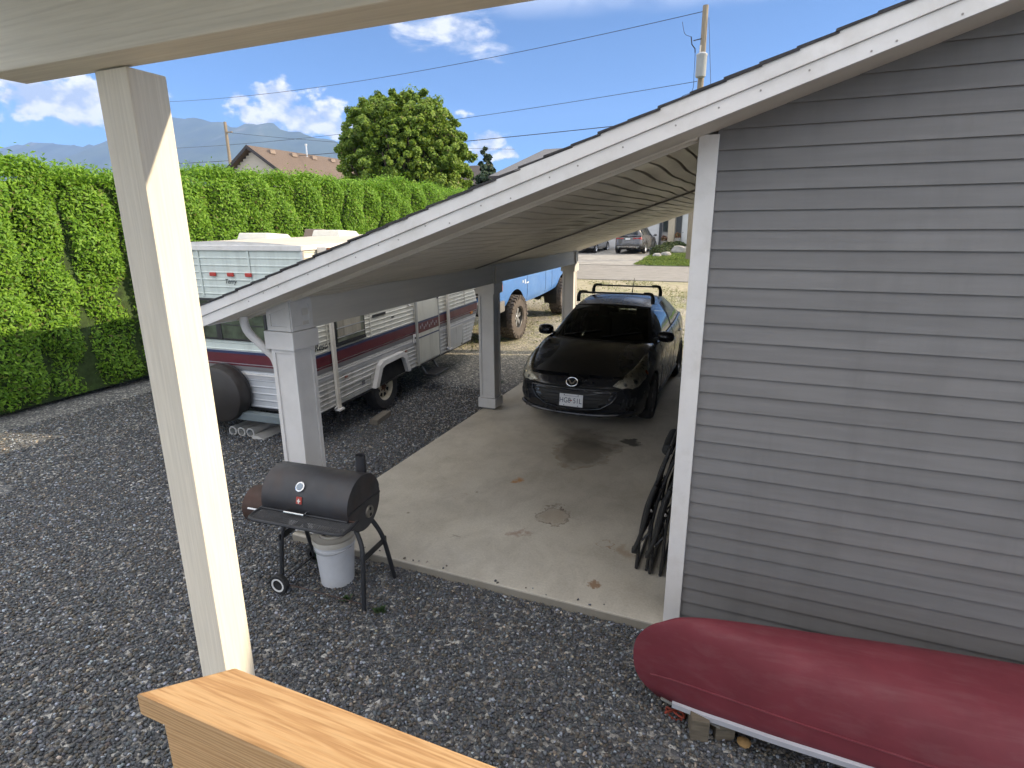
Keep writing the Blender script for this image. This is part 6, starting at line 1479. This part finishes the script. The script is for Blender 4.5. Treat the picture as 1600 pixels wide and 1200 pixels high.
tufts('dry_grass', 'dry yellow green grass scattered over the far gravel', -8.5, 1.5, 10.5, 22.9, 26000, .045, .0, leaf_mat('dry_blade', (.13, .18, .05), (.36, .34, .20), .3), .35)

# ---- house across the road
fh = thing('far_house', 'white house across the road with garage and entry', 'house', (-7, 41, gz(41)), world=True)
ZG = gz(41); whm = M('far_white', (.62, .62, .62), .6, var=.04, scale=2); tan = M('far_tan', (.48, .41, .31), .7, var=.06); dkg = M('far_dark', (.05, .055, .06), .5)
MB().box(-15.5, 6, 41.0, 50, ZG - .2, ZG + 3.1).build('wall', M('far_wall', (.40, .39, .37), .7, var=.05), fh)
gd = MB().box(-11.6, -6.17, 40.93, 40.99, ZG, ZG + 2.4).build('garage_door', whm, fh)
for k in range(4):
    for i in range(8): MB().box(-11.55 + i * .67, -10.95 + i * .67, 40.905, 40.929, ZG + .08 + k * .58, ZG + .56 + k * .58).build('door_panel', whm, gd, bev=.008)
MB().box(-6.16, -5.98, 40.9, 40.99, ZG, ZG + 2.6).build('trim_dark', dkg, fh)
wn = MB().box(-5.92, -5.60, 40.92, 40.99, ZG + 1.15, ZG + 2.2).build('window', dkg, fh); MB().box(-5.88, -5.64, 40.905, 40.919, ZG + 1.2, ZG + 2.15).build('pane', M('far_glass', (.03, .035, .04), .08), wn)
MB().box(-5.52, -5.10, 40.5, 40.9, ZG, ZG + 2.8).build('column', tan, fh, bev=.02)
MB().box(-5.05, -4.72, 40.93, 40.99, ZG, ZG + 2.6).build('entry_recess', dkg, fh)
d_ = MB().box(-4.66, -3.72, 40.92, 40.99, ZG + .12, ZG + 2.25).build('front_door', whm, fh)
for zz_ in (ZG + .35, ZG + 1.25): 
    for xx_ in (-4.56, -4.15): MB().box(xx_, xx_ + .34, 40.905, 40.918, zz_, zz_ + .75).build('door_panel', whm, d_, bev=.01)
MB().lathe([(0, -.05), (.03, -.045), (.03, 0)], 8, 1, (-4.58, 40.91, ZG + 1.1)).build('door_knob', chrome, d_)
MB().prism([(-16.2, ZG + 3.1), (6.5, ZG + 3.1), (2, ZG + 5.2), (-11, ZG + 5.2)], 1, 40.4, 50.5).build('roof', M('brown_shingle', (.13, .095, .075), .9, var=.2, scale=12, bump=.4, bscale=40), fh)
potm = M('pot_clay', (.25, .12, .07), .8)
def flowerpot(label, x, y, h, colr):
    t = thing('flower_pot', label, 'flower pot', (x, y, gz(41)), world=True, group='flower pots at the far house'); MB().lathe([(0, 0), (.16, 0), (.22, h), (.19, h), (.15, .05), (0, .05)], 14, 2, (x, y, gz(41))).build('pot', M('pot_' + str(colr), (.30, .28, .25) if colr else (.06, .12, .16), .6), t, smooth=True)
    q = RNG.normal(0, 1, (260, 3)); q /= np.linalg.norm(q, axis=1)[:, None]; leaf_cloud('flowers', np.array([x, y, gz(41) + h + .14]) + q * .22 * RNG.uniform(.5, 1, 260)[:, None], q, .05, leaf_mat('flower_leaf', (.30, .06, .04), (.10, .14, .04), .1) if 'flower_leaf' not in MATS else MATS['flower_leaf'], t)
flowerpot('pale pot with red flowers below the far house window', -5.75, 40.55, .55, 1); flowerpot('pot with red flowers beside the white front door', -4.85, 40.4, .75, 1); flowerpot('dark teal pot at the far lawn edge', -3.75, 39.6, .40, 0)

# ---- brown roofed houses beyond the hedge
brs = M('brown_shingle', (.13, .095, .075), .9, var=.2, scale=12, bump=.4, bscale=40); dsh = M('dark_shingle', (.07, .06, .058), .9, var=.2, scale=12); gbl = M('gable_siding', (.46, .42, .36), .7, var=.05, aniso=(1, 1, 12), scale=1)
def gable_house(label, cx, cy, yaw, L, Wd, ze, zr, rm, vents=0, pipe=False):
    """ridge along local x; gable at local -x"""
    t = thing('gabled_house', label, 'house', (cx, cy, gz(45)), (0, 0, R_(yaw)), group='houses beyond the hedge'); g0 = 0; e = ze - gz(45); r = zr - gz(45)
    MB().box(0.4, L, -Wd / 2 + .4, Wd / 2 - .4, -.3, e).build('wall', gbl, t)
    ga = MB().prism([(-Wd / 2 + .4, e), (Wd / 2 - .4, e), (0, r - .25)], 0, .42, .6); ga.build('gable', gbl, t)
    for i in range(12):
        z0 = e + i * (r - e - .3) / 12; hw_ = (Wd / 2 - .45) * (1 - i / 12.); MB().box(.38, .418, -hw_, hw_, z0, z0 + (r - e) / 12 - .03).build('siding_board', gbl, t)
    for s in (-1, 1):
        o = MB().hexa([(0, s * Wd / 2, e - .08), (L + .4, s * Wd / 2, e - .08), (L + .4, 0, r), (0, 0, r), (0, s * Wd / 2, e + .08), (L + .4, s * Wd / 2, e + .08), (L + .4, 0, r + .16), (0, 0, r + .16)]).build('roof_slope', rm, t)
        MB().hexa([(-.06, s * Wd / 2, e - .16), (-.005, s * Wd / 2, e - .16), (-.005, 0, r - .08), (-.06, 0, r - .08), (-.06, s * Wd / 2, e + .10), (-.005, s * Wd / 2, e + .10), (-.005, 0, r + .18), (-.06, 0, r + .18)]).build('barge_board', M('barge_dark', (.035, .03, .032), .7), t)
        if s == -1:
            for k in range(vents):
                x = 1.6 + k * 2.15; q = .14; z = r + .16 - (r - e) * q; MB().hexa([(x - .25, s * Wd / 2 * q - .25, z - .1), (x + .25, s * Wd / 2 * q - .25, z - .1), (x + .25, s * Wd / 2 * q + .2, z - .05), (x - .25, s * Wd / 2 * q + .2, z - .05), (x - .22, s * Wd / 2 * q - .2, z + .16), (x + .22, s * Wd / 2 * q - .2, z + .16), (x + .2, s * Wd / 2 * q + .1, z + .2), (x - .2, s * Wd / 2 * q + .1, z + .2)]).build('roof_vent', M('vent_brown', (.20, .15, .12), .6), t)
            if pipe:
                z = r - .2; p_ = MB().lathe([(.06, 0), (.065, .85), (.10, .86), (.10, .97), (0, .98)], 10, 2, (5.0, -Wd * .10, z)).build('flue', alum, t)
    return t
gable_house('house with brown shingle roof behind the hedge left of the round tree', -35.2, 34.0, 87, 14, 9.0, 5.7, 8.38, brs, 6, True)
def hip_house(label, x, y, w_, d_, ze, zr, rm):
    t = thing('hip_roofed_house', label, 'house', (x, y, gz(45)), world=True, group='houses beyond the hedge'); MB().box(x - w_ / 2 + .4, x + w_ / 2 - .4, y - d_ / 2 + .4, y + d_ / 2 - .4, gz(45) - .3, ze).build('wall', gbl, t)
    MB().add([(x - w_ / 2, y - d_ / 2, ze), (x + w_ / 2, y - d_ / 2, ze), (x + w_ / 2, y + d_ / 2, ze), (x - w_ / 2, y + d_ / 2, ze), (x - w_ * .12, y, zr), (x + w_ * .12, y, zr)], [(0, 1, 5, 4), (1, 2, 5), (2, 3, 4, 5), (3, 0, 4), (3, 2, 1, 0)]).build('roof', rm, t)
    MB().box(x - w_ / 2, x + w_ / 2, y - d_ / 2 - .02, y - d_ / 2 + .02, ze - .2, ze).build('eave_board', M('barge_dark', (.035, .03, .032), .7), t)
    MB().lathe([(.08, 0), (.08, .9), (0, .92)], 8, 2, (x + w_ * .22, y, zr - 1.0)).build('flue', M('barge_dark', (.035, .03, .032), .7), t)
    for k in (-.2, .2): q = MB().box(x + w_ * k - .6, x + w_ * k + .6, y - d_ / 2 + .36, y - d_ / 2 + .399, ze - 1.8, ze - .6).build('window', dkg, t)
hip_house('distant house with dark hip roof right of the round tree', -29.6, 60, 7.0, 8, 6.7, 9.25, dsh)
hip_house('distant grey roofed house peeking above the carport rake board', -15.6, 47, 8.5, 8, 6.5, 8.75, M('grey_shingle', (.15, .15, .16), .9, var=.2, scale=12))

# ---- utility poles and wires
polem = M('pole_wood', (.24, .20, .15), .85, var=.25, scale=4, aniso=(6, 6, .5), bump=.4, bscale=20)
up_ = thing('utility_pole', 'wooden utility pole with transformer rising above the carport roof', 'utility pole', (-3.28, 32.5, gz(32.5)), world=True)
PX, PY, PZ = -3.28, 32.5, 12.85
MB().tube([(PX + .06, PY, gz(32.5) - .3), (PX, PY, 6), (PX - .05, PY, PZ)], [.19, .165, .135], 12).build('shaft', polem, up_, smooth=True)
trn = MB().lathe([(0, 9.62), (.22, 9.64), (.25, 9.70), (.25, 10.55), (.27, 10.58), (.27, 10.64), (.16, 10.72), (0, 10.74)], 18, 2, (PX - .02, PY - .36, 0)).build('transformer', M('transformer_grey', (.34, .35, .36), .5, var=.06), up_, smooth=True)
MB().tube([(PX - .12, PY - .38, 10.7), (PX - .12, PY - .38, 11.05)], .035, 8).build('bushing', M('porcelain', (.45, .42, .38), .3), trn)
for z in (9.95, 10.45): MB().box(PX - .10, PX + .06, PY - .16, PY - .10, z, z + .08).build('bracket', alum, trn)
blk2 = M('wire_black', (.02, .02, .02), .6)
MB().tube([(PX, PY - .1, 11.42), (PX - .5, PY - .1, 11.36)], .025, 6).build('fuse_arm', blk2, up_); MB().tube([(PX - .62, PY - .1, 11.55), (PX - .56, PY - .1, 11.2), (PX - .40, PY - .1, 11.0), (PX - .38, PY - .1, 10.82)], .03, 6).build('fuse_cutout', blk2, up_)
MB().tube(spline([(PX - 1.1, PY, 12.28), (PX - .95, PY, 11.75), (PX - .65, PY - .1, 11.56)], 5), .012, 5).build('jumper_wire', blk2, up_); MB().tube(spline([(PX - .38, PY - .1, 10.82), (PX - .35, PY - .2, 9.9), (PX - .38, PY - .2, 9.1), (PX - .9, PY, 8.9), (PX - 1.05, PY, 8.45)], 5), .012, 5).build('jumper_wire', blk2, up_)
MB().tube([(PX + .14, PY - .05, 12.3), (PX + .55, PY - .05, 8.6)], .012, 5).build('guy_wire', blk2, up_)
for z in (8.75, 8.55, 8.35): MB().lathe([(.03, -.06), (.06, -.02), (.06, .02), (.03, .06)], 8, 2, (PX - .22, PY - .1, z)).build('insulator', M('porcelain', (.45, .42, .38), .3), up_)
MB().tube([(PX - .3, PY - .1, 8.6), (PX + .9, PY - .1, 8.6)], .025, 6).build('bracket_bar', alum, up_)
lp = thing('utility_pole', 'thin utility pole at the left end of the hedge under the mountain', 'utility pole', (-43.6, 40, gz(40)), world=True)
MB().tube([(-43.55, 40, gz(40) - .2), (-43.6, 40, 11.6)], [.17, .12], 10).build('shaft', polem, lp, smooth=True); MB().box(-43.7, -42.9, 39.95, 40.05, 10.7, 10.8).build('cross_arm', polem, lp)
def wire(label, a, b, sag, r):
    pts = [(a[0] + (b[0] - a[0]) * k / 40, a[1] + (b[1] - a[1]) * k / 40, a[2] + (b[2] - a[2]) * k / 40 - sag * 4 * (k / 40) * (1 - k / 40)) for k in range(41)]
    tag(MB().tube(pts, r, 5).build('power_line', blk2), label, 'wire', 'overhead wires')
wire('topmost overhead wire running left from the pole top', (PX, PY, 12.62), (-53, 42, 14.3), .75, .016)
wire('overhead wire from below the transformer passing before the round tree', (PX - .2, PY, 9.55), (-53, 42, 10.2), .5, .014)
wire('lowest thick black overhead cable crossing the tree and the brown roof', (PX, PY, 7.9), (-53, 42, 8.8), .25, .022)
wire('thin wire sloping from the left pole towards the hidden right', (-43.5, 40, 10.75), (-20.5, 50, 9.3), .3, .013)

# ---- mountain
mm_, t, b, oc = custom('forest_mountain')
t.put(b.inputs['Base Color'], t.ramp(t.noise(oc, .004, 8, .65), [(.35, (.030, .050, .028)), (.6, (.06, .085, .045)), (.72, (.16, .15, .11))])); b.inputs['Roughness'].default_value = .95
rid = [(-9000, 760), (-7200, 900), (-6000, 820), (-5200, 990), (-4700, 960), (-4374, 900), (-4266, 868), (-4012, 872), (-3871, 868), (-3670, 800), (-3473, 752), (-3221, 690), (-2900, 560), (-2500, 430), (-2000, 330), (-1400, 260), (-700, 200), (200, 160), (1500, 180), (4000, 260)]
rgm = np.random.default_rng(4); V = []; F = []; nX, nZ = 160, 14; off_ = rgm.normal(0, 1, (nX + 1, nZ + 1))
for i in range(nX + 1):
    x = -9000 + 13000 * i / nX; top = sinterp(rid, x) + 10 * math.sin(x * .021) + 6 * math.sin(x * .053 + 1)
    for j in range(nZ + 1):
        v = j / nZ; y = 4000 - (1 - v) * 2200 + 260 * math.sin(x * .004 + v * 2) * (1 - v) + off_[i, j] * 22; V.append((x * (1 - .0 * v), y, 1 + (top - 1) * v ** 1.35 + off_[i, j] * 7 * math.sin(math.pi * v)))
    V.append((x, 5600, 0))
for i in range(nX):
    for j in range(nZ + 1): a = i * (nZ + 2) + j; F.append((a, a + nZ + 2, a + nZ + 3, a + 1))
tag(mesh_obj('mountain', V, F, mm_, smooth=True), kind='structure')

# ---- air between the yard and the mountain
hz_ = MB().box(-13000, 9000, -4000, 6200, -3, 1150).build('haze', None)
hm = bpy.data.materials.new('haze_air'); hm.use_nodes = True; t = NT(hm.node_tree); t.n.clear()
pv_ = t.new('ShaderNodeVolumePrincipled'); pv_.inputs['Color'].default_value = (.30, .50, .98, 1); pv_.inputs['Density'].default_value = 1.15e-4; pv_.inputs['Anisotropy'].default_value = .1
o_ = t.new('ShaderNodeOutputMaterial'); t.l.new(pv_.outputs[0], o_.inputs['Volume']); hz_.data.materials.append(hm)
tag(hz_, 'pale blue summer haze in front of the far mountain', 'haze', kind='stuff')
SC.cycles.volume_bounces = 0
